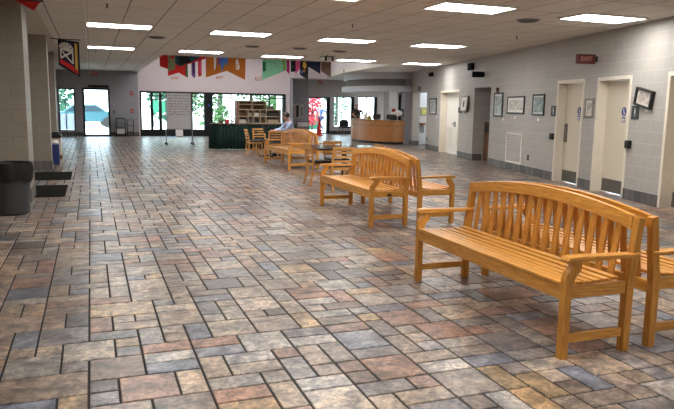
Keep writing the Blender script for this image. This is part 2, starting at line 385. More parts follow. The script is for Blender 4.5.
st(m.build('wall_office', OFFW))
m = MB(); m.box(9.56, 9.76, YB + .22, 35.0, 0, HC); st(m.build('wall_alcove', WALLB))
m = MB(); m.box(9.76, 11.31, 34.9, 35, 0, HC - .001); m.box(9.56, 9.64, YB - .3, YB - .02, 0, 2.94); st(m.build('wall_brochures', WALLB))
m = MB(); m.box(18.2, 18.4, 24.95, 35, 0, HC); m.box(wx(24.9) + .25, 18.4, 24.9, 25.1, 0, HC); st(m.build('wall_east', OFFW))
m = MB(); m.box(16.6, 18.2, 36.3, 36.4, 0, HC); m.box(16.6, 16.75, 35.2, 36.3, 0, HC); m.box(17.6, 17.7, 35.2, 36.3, 0, HC); m.box(16.6, 18.2, 35.2, 36.4, HC, HC + .1); st(m.build('wall_store', SOFFD))
# office partition beside the windows
m = MB(); m.box(15.95, 16.5, 34.3, 35, 0, HC); st(m.build('wall_partition', OFFW))

# ------------------------------------------------------------------ piers on the left
for i, (y0, y1) in enumerate(((10.9, 11.75), (16.2, 16.65), (21.5, 22.4))):
    xr = (-.9, -.87, -.97)[i]
    m = MB(); m.box(XL, xr, y0, y1, 0, HC - .012); p = m.build('wall_pier', PIER); st(p)
    m = MB(); m.box(XL, xr + .012, y0 - .012, y1 + .012, 0, .2); st(m.build('baseboard_pier', BASEM))

# ------------------------------------------------------------------ right wall, in its own frame: x along the wall, +y into the room
RW = Matrix.Translation((WA, 0, 0)) @ Matrix.Rotation(WANG, 4, 'Z')
def onwall(o, s=None, off=0, z=0):
    """place object with local origin at distance s along the wall"""
    o.matrix_world = RW @ Matrix.Translation((0 if s is None else s, off, z)); return o
def sY(y): return y * WK
openings = [(sY(6.86), sY(7.96), 0, 2.10), (sY(9.05), sY(10.07), 0, 2.10), (sY(10.67), sY(11.70), 0, 2.10), (sY(15.72), sY(17.08), 0, 2.14), (sY(18.52), sY(20.52), 0, 2.08), (sY(22.43), sY(24.6), 0, 2.14)]
m = MB(); x = sY(-4.6)
TH = .3
for a, b, c, d in openings:
    m.box(x, a, -TH, 0, 0, HC); m.box(a, b, -TH, 0, d, HC); x = b
m.box(x, sY(25.0), -TH, 0, 0, HC)
o = m.build('wall_right', WALL); onwall(o); st(o)
m = MB(); x = sY(-4.6)
for a, b, c, d in openings:
    m.box(x, a - .05, 0, .014, 0, .19); x = b + .05
m.box(x, sY(25.0), 0, .014, 0, .19)
o = m.build('baseboard_right', BASEM); onwall(o); st(o)
# recess jamb baseboards for alcove and hallway
m = MB()
m.box(sY(17.08) - .014, sY(17.08), -TH, 0, 0, .19); m.box(sY(24.6) - .014, sY(24.6), -TH, 0, 0, .19)
o = m.build('baseboard_right', BASEM); onwall(o); st(o)

# flush single doors 1-3 (cream frame, cream leaf, steel kickplate)
def wheel_sign(par, x, z, y):
    m = MB(); m.prism([(x + .075 * math.cos(a * PI / 10), z + .085 * math.sin(a * PI / 10)) for a in range(20)], y, y + .004, 'y'); m.box(x - .055, x + .055, y, y + .003, z - .19, z - .1)
    s_ = m.build('accessible_sign', SIGNB, par)
    m = MB(); m.ball((x + .005, y + .006, z + .045), .014, sc=(1, .3, 1)); m.bar((x, y + .006, z + .03), (x, y + .006, z - .01), .016, .004, (1, 0, 0)); m.bar((x, y + .006, z - .01), (x - .04, y + .006, z - .03), .014, .004, (0, 0, 1))
    m.tube([(x + .03 * math.cos(t), y + .006, z - .03 + .03 * math.sin(t)) for t in [PI * .5 + k * PI / 8 for k in range(11)]], .005, 6)
    m.box(x - .045, x + .045, y + .003, y + .005, z - .175, z - .155); m.box(x - .045, x + .045, y + .003, y + .005, z - .145, z - .125)
    m.build('symbol', WPAPER, s_)
for i, (a, b, c, d) in enumerate(openings[:3]):
    par = bpy.data.objects.new('door_%d' % (i + 1), None); C.objects.link(par); onwall(par, a); par['kind'] = 'structure'
    w = b - a
    m = MB(); fw = .055
    m.box(-fw, .012, -.30, .014, 0, d + fw); m.box(w - .012, w + fw, -.30, .014, 0, d + fw); m.box(.012, w - .012, -.30, .014, d - .012, d + fw)
    m.box(.012, .035, -.2, -.165, 0, d - .012); m.box(w - .035, w - .012, -.2, -.165, 0, d - .012)
    m.build('door_frame', CREAM, par, bevel=.004)
    m = MB(); m.box(.016, w - .016, -.21, -.17, .012, d - .016); leaf = m.build('door_leaf', DOORC, par)
    m = MB(); m.box(.05, w - .05, -.17, -.166, .02, .26); m.build('kick_plate', STEEL, leaf)
    if i == 2:
        m = MB(); m.box(w - .17, w - .09, -.17, -.165, .85, 1.25); m.box(w - .15, w - .11, -.165, -.12, 1.2, 1.23); m.box(w - .15, w - .11, -.165, -.12, .87, .90); m.box(w - .15, w - .11, -.13, -.12, .87, 1.23); m.build('pull_handle', STEEL, leaf)
    if i > 0: wheel_sign(leaf, w * .40, 1.52, -.17)
# double closet door
a, b, c, d = openings[4]
par = bpy.data.objects.new('door_4', None); C.objects.link(par); onwall(par, a); par['kind'] = 'structure'; w = b - a
m = MB(); m.box(-.06, .012, -.30, .014, 0, d + .06); m.box(w - .012, w + .06, -.30, .014, 0, d + .06); m.box(.012, w - .012, -.30, .014, d - .012, d + .06); m.build('door_frame', CREAM, par, bevel=.004)
for k in (0, 1):
    x0 = .016 + k * (w / 2 - .012); x1 = x0 + w / 2 - .022
    m = MB(); m.box(x0, x1, -.25, -.21, .012, d - .016)
    m.box(x0 + .1, x1 - .1, -.21, -.203, 1.05, 1.95); lf = m.build('door_leaf', WHITED, par, bevel=.004)
    m = MB()
    m.box(x0 + .12, x1 - .12, -.21, -.2, .18, .22); m.box(x0 + .12, x1 - .12, -.21, -.2, .93, .97); m.box(x0 + .12, x0 + .15, -.21, -.2, .18, .97); m.box(x1 - .15, x1 - .12, -.21, -.2, .18, .97)
    for q in range(11): m.bar((x0 + .15, -.204, .25 + q * .062), (x1 - .15, -.204, .25 + q * .062), .045, .006, (0, .5, 1))
    m.build('louver', WHITED, lf)
    m = MB(); hx = x1 - .06 if k == 0 else x0 + .06
    m.tube([(hx, -.21, 1.02), (hx, -.16, 1.02)], .012); m.tube([(hx, -.16, 1.02), (hx + (-.1 if k == 0 else .1), -.155, 1.02)], .01); m.box(hx - .03, hx + .03, -.21, -.204, .92, 1.1); m.build('door_handle', BLACKM, lf)

# alcove behind wall: walls
m = MB(); a, b = openings[3][0], openings[3][1]
m.box(a - .15, a, -1.5, -TH, 0, 2.6); m.box(b, b + .15, -1.5, -TH, 0, 2.6); m.box(a - .15, b + .15, -1.6, -1.5, 0, 2.6); m.box(a, b, -1.5, -TH, 2.4, 2.6)
o = m.build('wall_recess', WALL); onwall(o); st(o)
# hallway behind
m = MB(); a, b = openings[5][0], openings[5][1]
m.box(a - .15, a, -2.1, -TH, 0, 2.7); m.box(a - .15, b + .3, -2.2, -2.1, 0, 2.7); m.box(a, b + .1, -2.1, -TH, 2.6, 2.7)
o = m.build('wall_hall', plain('hall_paint', (206, 200, 188), .8, var=.03)); onwall(o); st(o)
# wall end pillar by the desk
m = MB(); m.box(12.34, 12.66, 25.0, 25.32, 0, HC); st(m.build('wall_pillar', WALLB))

# ------------------------------------------------------------------ lights
def ceiling_light(cx, cy, label, z=HC):
    t = thing('ceiling_light', label, 'ceiling light', (cx, cy, z), 0, 'fluorescent ceiling lights')
    m = MB(); L, D = .61, .34
    for q in ((-L, L, -D, -D + .03), (-L, L, D - .03, D), (-L, -L + .03, -D + .03, D - .03), (L - .03, L, -D + .03, D - .03)): m.box(*q, -.03, 0)
    m.build('frame', WPAPER, t)
    m = MB(); m.box(-L + .03, L - .03, -D + .03, D - .03, -.022, -.002); m.build('diffuser', LAMP, t)
rowA = [(5.25, 8.6, 'nearest row ceiling light, left of the two above the near bench'), (7.68, 8.6, 'nearest row ceiling light, right one beside the block wall')]
rowB = [(.57, 13.5, 'larger of the two ceiling lights at the far left'), (2.95, 13.7, 'second ceiling light from the left in the middle row'), (5.38, 13.9, 'third ceiling light from the left in the middle row'), (7.73, 14.0, 'middle row ceiling light nearest the block wall')]
rowC = [(.57, 18.9, 'smaller ceiling light at far left near the exit door'), (2.95, 18.9, 'second ceiling light of the far row, above the flags'), (5.42, 19.3, 'middle one of the far row of five ceiling lights'), (7.90, 19.6, 'fourth ceiling light of the far row, right of the flags'), (10.35, 19.8, 'rightmost far ceiling light near the restroom hallway')]
for q in rowA + rowB + rowC: ceiling_light(*q)
for x, y in ((.57, 3.3), (3.0, 3.3), (5.4, 3.3), (.57, -1.8), (3.0, -1.8), (5.2, -1.8)): ceiling_light(x, y, 'unseen fluorescent light added to brighten the near end of the hall')  # unseen fixtures out of frame, added for illumination
ceiling_light(.57, 8.3, 'unseen fluorescent light added to brighten the near end of the hall')
ceiling_light(2.9, 8.4, 'unseen fluorescent light added to brighten the near end of the hall')
for k_, x in enumerate((3.4, 5.8, 8.2)):  # hidden fixtures added to brighten the bay and its white wall
    for y in (24.5, 29.5): ceiling_light(x, y, 'unseen ceiling light added up inside the raised bay to brighten it', 4.6)
# light tubes inside the desk office
for x, y, z, lb in ((13.6, 28.0, HC, 'ceiling light inside the desk office'), (15.2, 32.5, HC, 'ceiling light at the back of the desk office')):
    ceiling_light(x, y, lb)
# white raceway along the ceiling
m = MB(); m.box(-.05, .0, 6, 26, HC - .03, HC); tag(m.build('ceiling_raceway', WPAPER), 'thin white raceway running along the ceiling at the left', 'cable raceway')
# vents and sprinklers
for x, y, lb in ((1.45, 15.5, 'round dark ceiling vent between the left lights'), (3.88, 16.6, 'round ceiling vent left of the middle far light'), (5.1, 16.5, 'round dark ceiling vent above the far bench'), (6.3, 16.8, 'round ceiling vent next to the hanging striped speaker'), (6.86, 9.4, 'round ceiling vent between the two nearest lights')):
    t = thing('ceiling_vent', lb, 'ceiling vent', (x, y, HC), 0, 'round ceiling vents')
    MB().lathe([(.17, -.012), (.2, -.006), (.2, 0)], 24).build('rim', GREYM, t)
    m = MB()
    for r in (.15, .1, .05): m.lathe([(r, -.03), (r + .02, -.012), (r, -.012)], 24)
    m.build('cone', SOFFD, t)
for x, y, lb in ((4.48, 11.3, 'small sprinkler head at the middle of the ceiling'), (8.14, 11.5, 'small sprinkler head near the block wall'), (.29, 10.8, 'small sprinkler head beside the white raceway'), (.2, 20.2, 'small sprinkler head before the exit sign')):
    m = MB(); m.lathe([(.03, -.004), (.03, 0)], 12); m.lathe([(.01, -.05), (.01, -.004)], 8); m.lathe([(.022, -.056), (.022, -.05)], 10); tag(m.build('sprinkler_head', BLACKM, loc=(x, y, HC)), lb, 'sprinkler', 'ceiling sprinkler heads')
t = thing('ceiling_speaker', 'small hanging striped black and white unit right of the flags', 'ceiling unit', (6.46, 18.2, HC))
m = MB(); m.lathe([(.02, -.05), (.02, 0)], 10); m.box(-.2, .2, -.1, .1, -.06, -.04); m.build('mount', BLACKM, t)
for k in range(4):
    m = MB(); m.lathe([(.012, -.17), (.03, -.16), (.03, -.06)], 10, c=(-.15 + k * .1, 0)); m.build('nozzle', BLACKM if k % 2 else WPAPER, t)

# ------------------------------------------------------------------ benches
def make_bench(label):
    t = thing('wooden_bench', label, 'bench', group='wooden slat back benches')
    L = .96; fx, bx = -.24, .24      # leg centres; front faces -x
    for sy in (-1, 1):
        y = sy * L; yo = y - sy * .0
        m = MB()   # front leg sweeping back under the arm
        m.prism([(fx - .027, 0), (fx + .027, 0), (fx + .027, .47), (fx + .045, .51), (fx + .085, .56), (fx + .095, .612), (fx + .035, .612), (fx + .02, .585), (fx - .016, .54), (fx - .027, .50)], y - .026, y + .026, 'y')
        m.build('leg', TEAKZ, t, bevel=.005)
        m = MB()   # back leg and raked post
        m.prism([(bx - .028, 0), (bx + .028, 0), (bx + .030, .42), (bx + .078, .862), (bx + .030, .872), (bx - .030, .45)], y - .026, y + .026, 'y')
        m.build('leg', TEAKZ, t, bevel=.005)
        m = MB()   # arm
        n = 10; top = [];
        prof = [(fx - .03, .628), (fx - .01, .648), (fx + .1, .650), (bx - .02, .640), (bx + .05, .645), (bx + .05, .622), (bx - .02, .615), (fx + .1, .614), (fx, .612), (fx - .025, .615)]
        m.prism(prof, y - .038, y + .038, 'y'); m.build('armrest', TEAKX, t, bevel=.006)
        m = MB(); m.box(fx + .032, bx - .034, y - .018, y + .018, .385, .462); m.build('side_rail', TEAKX, t, bevel=.003)
        m = MB(); m.box(fx + .032, bx - .034, y - .014, y + .014, .10, .155); m.build('stretcher', TEAKX, t, bevel=.003)
    m = MB(); m.box(fx - .02, fx + .02, -L + .026, L - .026, .372, .465); m.build('front_rail', TEAK, t, bevel=.004)
    m = MB(); m.box(bx - .02, bx + .02, -L + .03, L - .03, .36, .435); m.build('back_rail', TEAK, t, bevel=.004)
    # seat: six long slats, slightly dished
    m = MB()
    for k in range(7):
        x0 = fx - .03 + k * .069; zc = .483 - .018 * math.sin(PI * (k + .5) / 7)
        m.box(x0, x0 + .053, -L + .035, L - .035, zc - .018, zc + .004)
    m.build('seat', TEAK, t, bevel=.004)
    # backrest: arched crest and upright slats
    def bk(z): return bx - .012 + (z - .42) * .125
    m = MB(); N = 24
    vs = []; fs = []
    for i in range(N + 1):
        y = -L + .03 + (2 * L - .06) * i / N; a = 1 - (y / L) ** 2
        zt = .868 + .085 * a; zb = .778 + .085 * a
        for z, dx in ((zb, -.018), (zb, .018), (zt, .018), (zt, -.018)): vs.append((bk(z) + dx, y, z))
    for i in range(N):
        for k in range(4): fs.append((i * 4 + k, i * 4 + (k + 1) % 4, (i + 1) * 4 + (k + 1) % 4, (i + 1) * 4 + k))
    fs += [(3, 2, 1, 0), (N * 4, N * 4 + 1, N * 4 + 2, N * 4 + 3)]
    m.add(vs, fs); m.build('crest_rail', TEAK, t, bevel=.005)
    m = MB()
    for i in range(15):
        y = -L + .03 + (2 * L - .06) * (i + 1) / 16; a = 1 - (y / L) ** 2; z1 = .79 + .085 * a
        m.bar((bk(.43), y, .43), (bk(z1), y, z1), .052, .014)
    m.build('back_slats', TEAKZ, t, bevel=.002)
    return t
def plaque(b):
    m = MB(); m.box(.24 - .27, .24 - .21, -.96 - .024, -.96 - .018, .40, .425)
    p = m.build('maker_plate', BLACKM, b); p['label'] = 'small dark oval maker plate'; return p
b1 = make_bench('large honey wood bench in the right foreground, front to the left'); b1.location = (2.92, 4.10, 0)
dup(b1, (3.615, 4.10, 0), PI, 'honey wood bench back to back behind the foreground bench, cut by the right frame edge')
b2 = dup(b1, (3.555, 8.55, 0), 0, 'honey wood bench in the middle of the hall beside the dark glass table, facing left'); plaque(b2)
dup(b1, (4.245, 8.55, 0), PI, 'honey wood bench facing right, back to back behind the mid hall bench')
b3 = dup(b1, (4.62, 16.1, 0), math.radians(3), 'farthest honey wood bench, facing the laptop table, left of its twin')
dup(b1, (5.345, 16.13, 0), PI + math.radians(3), 'farthest honey wood bench facing right, mostly hidden behind its twin')
for b in C.objects:
    pass

# ------------------------------------------------------------------ chairs (back at +x side, sitter faces -x)
def make_chair(label):
    t = thing('dining_chair', label, 'chair', group='ladder back wooden chairs')
    for sy in (-1, 1):
        y = sy * .19
        m = MB(); m.prism([(-.22, 0), (-.188, 0), (-.18, .44), (-.218, .44)], y - .018, y + .018, 'y'); m.build('leg', CHAIRW, t, bevel=.003)
        m = MB(); m.prism([(.235, 0), (.268, 0), (.215, .22), (.20, .45), (.225, .62), (.268, .80), (.24, .80), (.19, .62), (.165, .45), (.18, .22)], y - .018, y + .018, 'y'); m.build('leg', CHAIRW, t, bevel=.003)
    m = MB(); m.box(-.2, .18, -.18, -.165, .39, .44); m.box(-.2, .18, .165, .18, .39, .44); m.box(-.21, -.19, -.18, .18, .39, .44); m.box(.17, .19, -.18, .18, .39, .44); m.build('seat_frame', CHAIRW, t)
    m = MB(); m.box(-.23, .17, -.21, .21, .44, .475); m.build('seat', CUSH, t, bevel=.012)
    m = MB(); m.box(-.2, .2, -.18, -.165, .2, .225); m.box(-.2, .2, .165, .18, .2, .225); m.box(-.205, -.19, -.18, .18, .15, .175); m.build('stretcher', CHAIRW, t)
    m = MB()
    for z, x in ((.55, .203), (.63, .214), (.705, .232)): m.box(x - .008, x + .008, -.175, .175, z - .02, z + .02)
    m.build('back_slats', CHAIRW, t, bevel=.002)
    m = MB(); m.box(.235, .262, -.20, .20, .755, .81); m.build('crest_rail', CHAIRW, t, bevel=.004)
    return t
ch = make_chair('ladder back chair seen from the side, left of the dark glass table'); ch.location = (4.17, 12.15, 0); ch.rotation_euler.z = PI
dup(ch, (4.22, 11.20, 0), -PI / 2, 'ladder back chair with its back to us, in front of the glass table')
dup(ch, (4.74, 12.72, 0), PI / 2, 'ladder back chair behind the dark glass table, only its top rail showing')
dup(ch, (5.02, 11.75, 0), 0, 'ladder back chair right of the glass table, hidden behind the bench')
dup(ch, (4.60, 19.5, 0), PI, 'ladder back chair seen from the side at the left of the laptop table')
dup(ch, (4.97, 18.62, 0), -PI / 2, 'ladder back chair with its back to us in front of the laptop table')
dup(ch, (4.98, 20.2, 0), PI / 2, 'ladder back chair on the far side of the laptop table')
dup(ch, (5.74, 19.35, 0), 0, 'ladder back chair the man in the light blue shirt sits on')

# tables
t = thing('glass_top_table', 'dark glass topped table with black pedestal beside the mid hall bench', 'table', (4.62, 11.95, 0), math.radians(-11))
MB().prism([(-.62, -.56), (-.56, -.62), (.56, -.62), (.62, -.56), (.62, .56), (.56, .62), (-.56, .62), (-.62, .56)], .728, .75, 'z').build('tabletop', TGLASS, t, bevel=.004)
MB().box(-.57, .57, -.57, .57, .705, .728).build('table_rim', CHAIRW, t)
MB().lathe([(.05, .03), (.05, .705)], 16).build('pedestal', BLACKM, t, smooth=True)
m = MB(); m.bar((-.32, 0, .018), (.32, 0, .018), .07, .036, (0, 1, 0)); m.bar((0, -.32, .018), (0, .32, .018), .07, .036, (1, 0, 0)); m.build('base', BLACKM, t, bevel=.006)
t = thing('square_table', 'small dark square table the man with the laptop works at', 'table', (5.05, 19.38, 0))
MB().box(-.36, .36, -.42, .42, .715, .74).build('tabletop', TGLASS, t, bevel=.004)
MB().lathe([(.05, .03), (.05, .715)], 14).build('pedestal', BLACKM, t, smooth=True)
m = MB(); m.bar((-.3, 0, .018), (.3, 0, .018), .07, .036, (0, 1, 0)); m.bar((0, -.3, .018), (0, .3, .018), .07, .036, (1, 0, 0)); m.build('base', BLACKM, t, bevel=.006)
t = thing('laptop', 'open black laptop on the table before the seated man', 'laptop', (5.0, 19.3, .74))
MB().box(-.1, .13, -.16, .16, 0, .018).build('keyboard_base', BLACK, t, bevel=.003)
m = MB(); m.bar((-.105, 0, .014), (-.16, 0, .225), .32, .01, (0, 1, 0)); m.build('screen', BLACK, t, bevel=.003)

# ------------------------------------------------------------------ waste bins, mats
t = thing('trash_can', 'grey round waste bin with black liner by the first block pier', 'trash can', (-1.055, 9.86, 0))
MB().lathe([(.20, 0), (.225, .02), (.245, .45), (.27, .66), (.285, .665), (.285, .69), (.262, .69), (.24, .45), (.2, .05)], 32).build('bin_body', BINM, t, smooth=True)
m = MB(); n = 48; vs = []; fs = []
prof = [(.255, .55), (.262, .70), (.292, .705), (.300, .62), (.290, .50), (.282, .47)]
for k, (r, z) in enumerate(prof):
    for i in range(n):
        a = 2 * PI * i / n; w = .010 * math.sin(9 * a + k) + .006 * math.sin(17 * a + 2 * k); dz = .022 * math.sin(5 * a + 1) if k >= 4 else 0
        vs.append(((r + (w if k > 2 else 0)) * math.cos(a), (r + (w if k > 2 else 0)) * math.sin(a), z + dz))
for k in range(len(prof) - 1):
    for i in range(n): j = (i + 1) % n; fs.append((k * n + i, k * n + j, (k + 1) * n + j, (k + 1) * n + i))
m.add(vs, fs); m.build('bin_liner', LINER, t, smooth=True)
for (x0, x1, y0, y1, lb) in ((-1.7, -.44, 11.45, 13.05, 'nearer of two dark floor mats beside the left piers'), (-1.7, -.42, 14.0, 15.55, 'farther of two dark floor mats beside the left piers')):
    m = MB(); m.box(x0, x1, y0, y1, .001, .012)
    o = m.build('floor_mat', MATM, bevel=.004)
    tag(o, lb, 'floor mat')
t = thing('waste_receptacle', 'pale waste receptacle with black lid past the second left pier', 'waste bin', (-.98, 19.5, 0))
MB().box(-.2, .2, -.2, .2, .1, .56).build('cabinet', CREAM, t, bevel=.01); MB().box(-.205, .205, -.205, .205, 0, .1).build('plinth', CABW, t)
m = MB(); m.box(-.21, .21, -.21, .21, .56, .66); m.box(-.15, .15, -.18, .18, .66, .72); m.build('lid', BLACK, t, bevel=.01)
t = thing('recycling_bin', 'narrow blue recycling bin with a white bag on top beside the second pier', 'recycling bin', (-.87, 17.6, 0))
m = MB(); m.box(-.11, .11, -.14, .14, 0, .5); m.build('bin_body', BLUEP, t, bevel=.01)
m = MB(); m.ball((0, 0, .53), .11, sc=(1, 1.2, .55)); m.ball((.04, .03, .57), .06, sc=(1, 1, .6)); m.build('white_bag', WPAPER, t, smooth=True)

# ------------------------------------------------------------------ hanging banner and red flag at left
def poly_flag(name, label, y, patches, rod=None, mount=None, group=None, wave=.012):
    """patches: list of (colour key, [(x,z)...]); a thin waved cloth with real thickness"""
    cx = sum(p[0] for p in patches[0][1]) / len(patches[0][1]); top = max(p[1] for _, q in patches for p in q)
    t = thing(name, label, 'flag', (cx, y, top), 0, group)
    m = MB(); mats = []
    for k, (c, pl) in enumerate(patches):
        if FL[c] not in mats: mats.append(FL[c])
        mi = mats.index(FL[c]); n = len(pl); e = .0035 + .0012 * k
        def off(x): return wave * math.sin(x * 9.0)
        vs = [(x - cx, off(x) - e, z - top) for x, z in pl] + [(x - cx, off(x) + e, z - top) for x, z in pl]
        fs = [tuple(range(n)), tuple(range(2 * n - 1, n - 1, -1))] + [((i + 1) % n, i, n + i, n + (i + 1) % n) for i in range(n)]
        m.add(vs, fs, mi)
    m.build('cloth', mats, t)
    x0 = min(p[0] for _, q in patches for p in q) - cx; x1 = max(p[0] for _, q in patches for p in q) - cx
    m = MB(); m.tube([(x0 - .03, 0, 0), (x1 + .03, 0, 0)], .012, 8)
    if mount: m.tube([(x0 - .03, 0, 0), (mount[0] - cx, 0, mount[1] - top)], .012, 8)
    m.build('rod', BLACKM, t)
    if rod:
        m = MB()
        for x in (x0 + .05, x1 - .05): m.tube([(x, 0, 0), (x, 0, rod - top)], .004, 5)
        m.build('hanging_cord', WPAPER, t)
    return t
import math as _m
B = lambda u, v: (-.64 + .45 * u, 2.935 - .045 * u - v * (.575 + .215 * u))
def quad(u0, v0, u1, v1): return [B(u0, v0), B(u1, v0), B(u1, v1), B(u0, v1)]
ban = [('black', quad(0, 0, 1, 1)), ('navy', quad(.06, .04, .94, .95)), ('gold', quad(.78, .06, .9, .84)), ('red', [B(.08, .72), B(.72, .78), B(.72, .94), B(.08, .88)]), ('red', quad(.74, .85, .92, .95))]
arc = [B(.38 + .34 * math.cos(a), .30 - .22 * math.sin(a)) for a in [PI * k / 10 for k in range(11)]]
ban.append(('white', arc))
for k in range(5):
    a = PI * (k + .6) / 5.3; a2 = a + .16
    ban.append(('black', [B(.38 + .06 * math.cos(a), .30 - .03 * math.sin(a)), B(.38 + .3 * math.cos(a), .30 - .19 * math.sin(a)), B(.38 + .3 * math.cos(a2), .30 - .19 * math.sin(a2))]))
for (u0, v0, u1, v1) in ((.1, .36, .66, .70), (.66, .34, .12, .68), (.1, .34, .7, .34), (.12, .36, .12, .68), (.68, .36, .68, .70)):
    du, dv = (v1 - v0), -(u1 - u0); l = math.hypot(du, dv) or 1; du, dv = du / l * .03, dv / l * .03
    ban.append(('white', [B(u0 + du, v0 + dv), B(u1 + du, v1 + dv), B(u1 - du, v1 - dv), B(u0 - du, v0 - dv)]))
poly_flag('hanging_banner', 'black banner with white emblem and gold stripe hanging from the left pier', 16.45, ban, mount=(-.8, 2.95), wave=.0)
poly_flag('red_banner', 'red pennant tip hanging at the top left corner of the photo', 10.95 - .2, [('red', [(-.98, 2.97), (-.62, 2.97), (-.72, 2.83)])], mount=(-1.0, 2.975), wave=0)

# ------------------------------------------------------------------ flags in the raised bay
ZT = 3.25; G = 'colourful pennants under the raised ceiling bay'; RD = 4.6
def fl_(label, y, p, **k): poly_flag('pennant_flag', label, y, p, rod=RD, group=G)
fl_('red pennant with white stripes, leftmost of the hanging flags', 21.75, [('red', [(2.1, ZT), (2.36, ZT), (2.36, 2.62), (2.10, 2.70)]), ('white', [(2.14, ZT), (2.18, ZT), (2.18, 2.84), (2.14, 2.86)]), ('white', [(2.23, ZT), (2.27, ZT), (2.27, 2.80), (2.23, 2.82)])])
fl_('swallowtail flag in olive, teal and a red diagonal band', 21.6, [('red', [(2.34, ZT), (3.6, ZT), (3.56, 3.0), (3.3, 2.9), (2.95, 2.78), (2.95, 2.36), (2.66, 2.51), (2.33, 2.40)]), ('teal', [(2.36, ZT), (3.5, ZT), (3.5, 3.0), (2.95, 2.81), (2.5, 2.60), (2.36, 2.55)]),
      ('olive', [(2.34, ZT), (2.56, ZT), (2.56, 2.64), (2.34, 2.53)]), ('green', [(2.90, 2.75), (2.95, 2.77), (2.95, 2.36), (2.88, 2.42)]), ('black', [(2.66, 3.0), (3.0, 3.05), (3.05, 2.86), (2.7, 2.74)]), ('red', [(2.42, ZT), (2.54, ZT), (2.52, 2.94), (2.44, 2.93)])])
fl_('narrow purple streamer flag with pointed tip', 21.7, [('purple', [(3.08, 2.92), (3.20, 2.92), (3.20, 2.42), (3.16, 2.36), (3.08, 2.46)]), ('navy', [(3.14, 2.92), (3.17, 2.92), (3.17, 2.5), (3.14, 2.5)])])
fl_('narrow pink and rose streamer flag beside the purple one', 21.8, [('rose', [(3.30, 3.1), (3.42, 3.1), (3.42, 2.46), (3.32, 2.40), (3.30, 2.5)]), ('pink', [(3.36, 3.1), (3.39, 3.1), (3.39, 2.52), (3.36, 2.5)])])
fl_('large orange swallowtail flag with gold stripes and blue triangle', 21.6, [('orange', [(3.54, ZT), (4.82, ZT), (4.80, 2.35), (4.2, 2.62), (3.52, 2.39)]), ('magenta', [(3.52, ZT), (3.6, ZT), (3.6, 2.56), (3.52, 2.62)]), ('gold', [(3.66, ZT), (3.78, ZT), (3.76, 2.5), (3.66, 2.47)]), ('white', [(3.76, ZT), (3.88, ZT), (3.84, 2.68), (3.76, 2.6)]),
      ('purple', [(3.92, ZT), (4.08, ZT), (4.02, 2.82), (3.92, 2.78)]), ('blue', [(4.0, ZT), (4.3, ZT), (4.27, 2.72), (4.17, 2.88), (4.02, 2.58)]), ('white', [(4.50, 3.0), (4.56, 3.0), (4.62, 2.74), (4.56, 2.66), (4.5, 2.68), (4.45, 2.76)]), ('gold', [(4.51, 2.86), (4.55, 2.86), (4.56, 2.72), (4.51, 2.72)])])
fl_('pale green flag with dark green discs and lime right half', 21.6, [('lightgreen', [(5.38, ZT), (6.2, ZT), (6.22, 2.72), (5.37, 2.36)]), ('lime', [(5.7, ZT), (6.12, ZT), (6.18, 2.72), (5.7, 2.52)]), ('green', [(5.39 + .22 * max(0, math.cos(a)), 2.80 + .16 * math.sin(a)) for a in [-PI / 2 + PI * k / 8 for k in range(9)]]),
      ('white', [(5.62, ZT), (5.66, ZT), (5.69, 2.50), (5.65, 2.48)]), ('green', [(5.42, ZT), (5.62, ZT), (5.6, 3.02), (5.44, 3.02)]), ('dgreen', [(5.8, ZT), (6.0, ZT), (5.95, 2.98), (5.85, 2.98)])])
fl_('magenta pennant with pink edge right of the green flag', 21.75, [('magenta', [(6.02, 3.2), (6.36, 3.2), (6.36, 2.58), (6.02, 2.95)]), ('pink', [(6.02, 3.2), (6.12, 3.2), (6.14, 2.86), (6.02, 2.97)])])
fl_('narrow black floral flag between two pink ones', 21.65, [('black', [(6.38, 3.2), (6.54, 3.2), (6.54, 2.68), (6.38, 2.66)]), ('rose', [(6.43, 2.98), (6.48, 3.0), (6.49, 2.9), (6.44, 2.9)]), ('lightgreen', [(6.42, 2.84), (6.47, 2.86), (6.47, 2.76), (6.43, 2.76)])])
fl_('narrow pink flag right of the black floral one', 21.7, [('pink', [(6.54, 3.2), (6.72, 3.2), (6.72, 2.8), (6.56, 2.60)]), ('magenta', [(6.54, 3.2), (6.57, 3.2), (6.58, 2.63), (6.56, 2.62)])])
fl_('black flag with gold flowers and a long pointed corner', 21.6, [('black', [(6.70, 3.2), (7.0, 3.2), (6.97, 2.42), (6.68, 2.58)]), ('gold', [(6.78, 3.0), (6.88, 3.02), (6.92, 2.85), (6.86, 2.78), (6.78, 2.84)]), ('orange', [(6.8, 2.76), (6.87, 2.76), (6.85, 2.66), (6.79, 2.68)]), ('blue', [(6.72, 2.72), (6.77, 2.72), (6.77, 2.62), (6.72, 2.62)])])
fl_('navy triangular flag second from the right', 21.7, [('navy', [(7.0, 3.2), (7.46, 3.2), (7.44, 2.63), (7.02, 2.86)]), ('black', [(7.25, 3.2), (7.46, 3.2), (7.44, 2.66), (7.3, 2.72)])])
fl_('plain brown flag, rightmost of the hanging flags', 21.6, [('brown', [(7.44, 3.2), (7.80, 3.2), (7.80, 2.53), (7.44, 2.72)])])

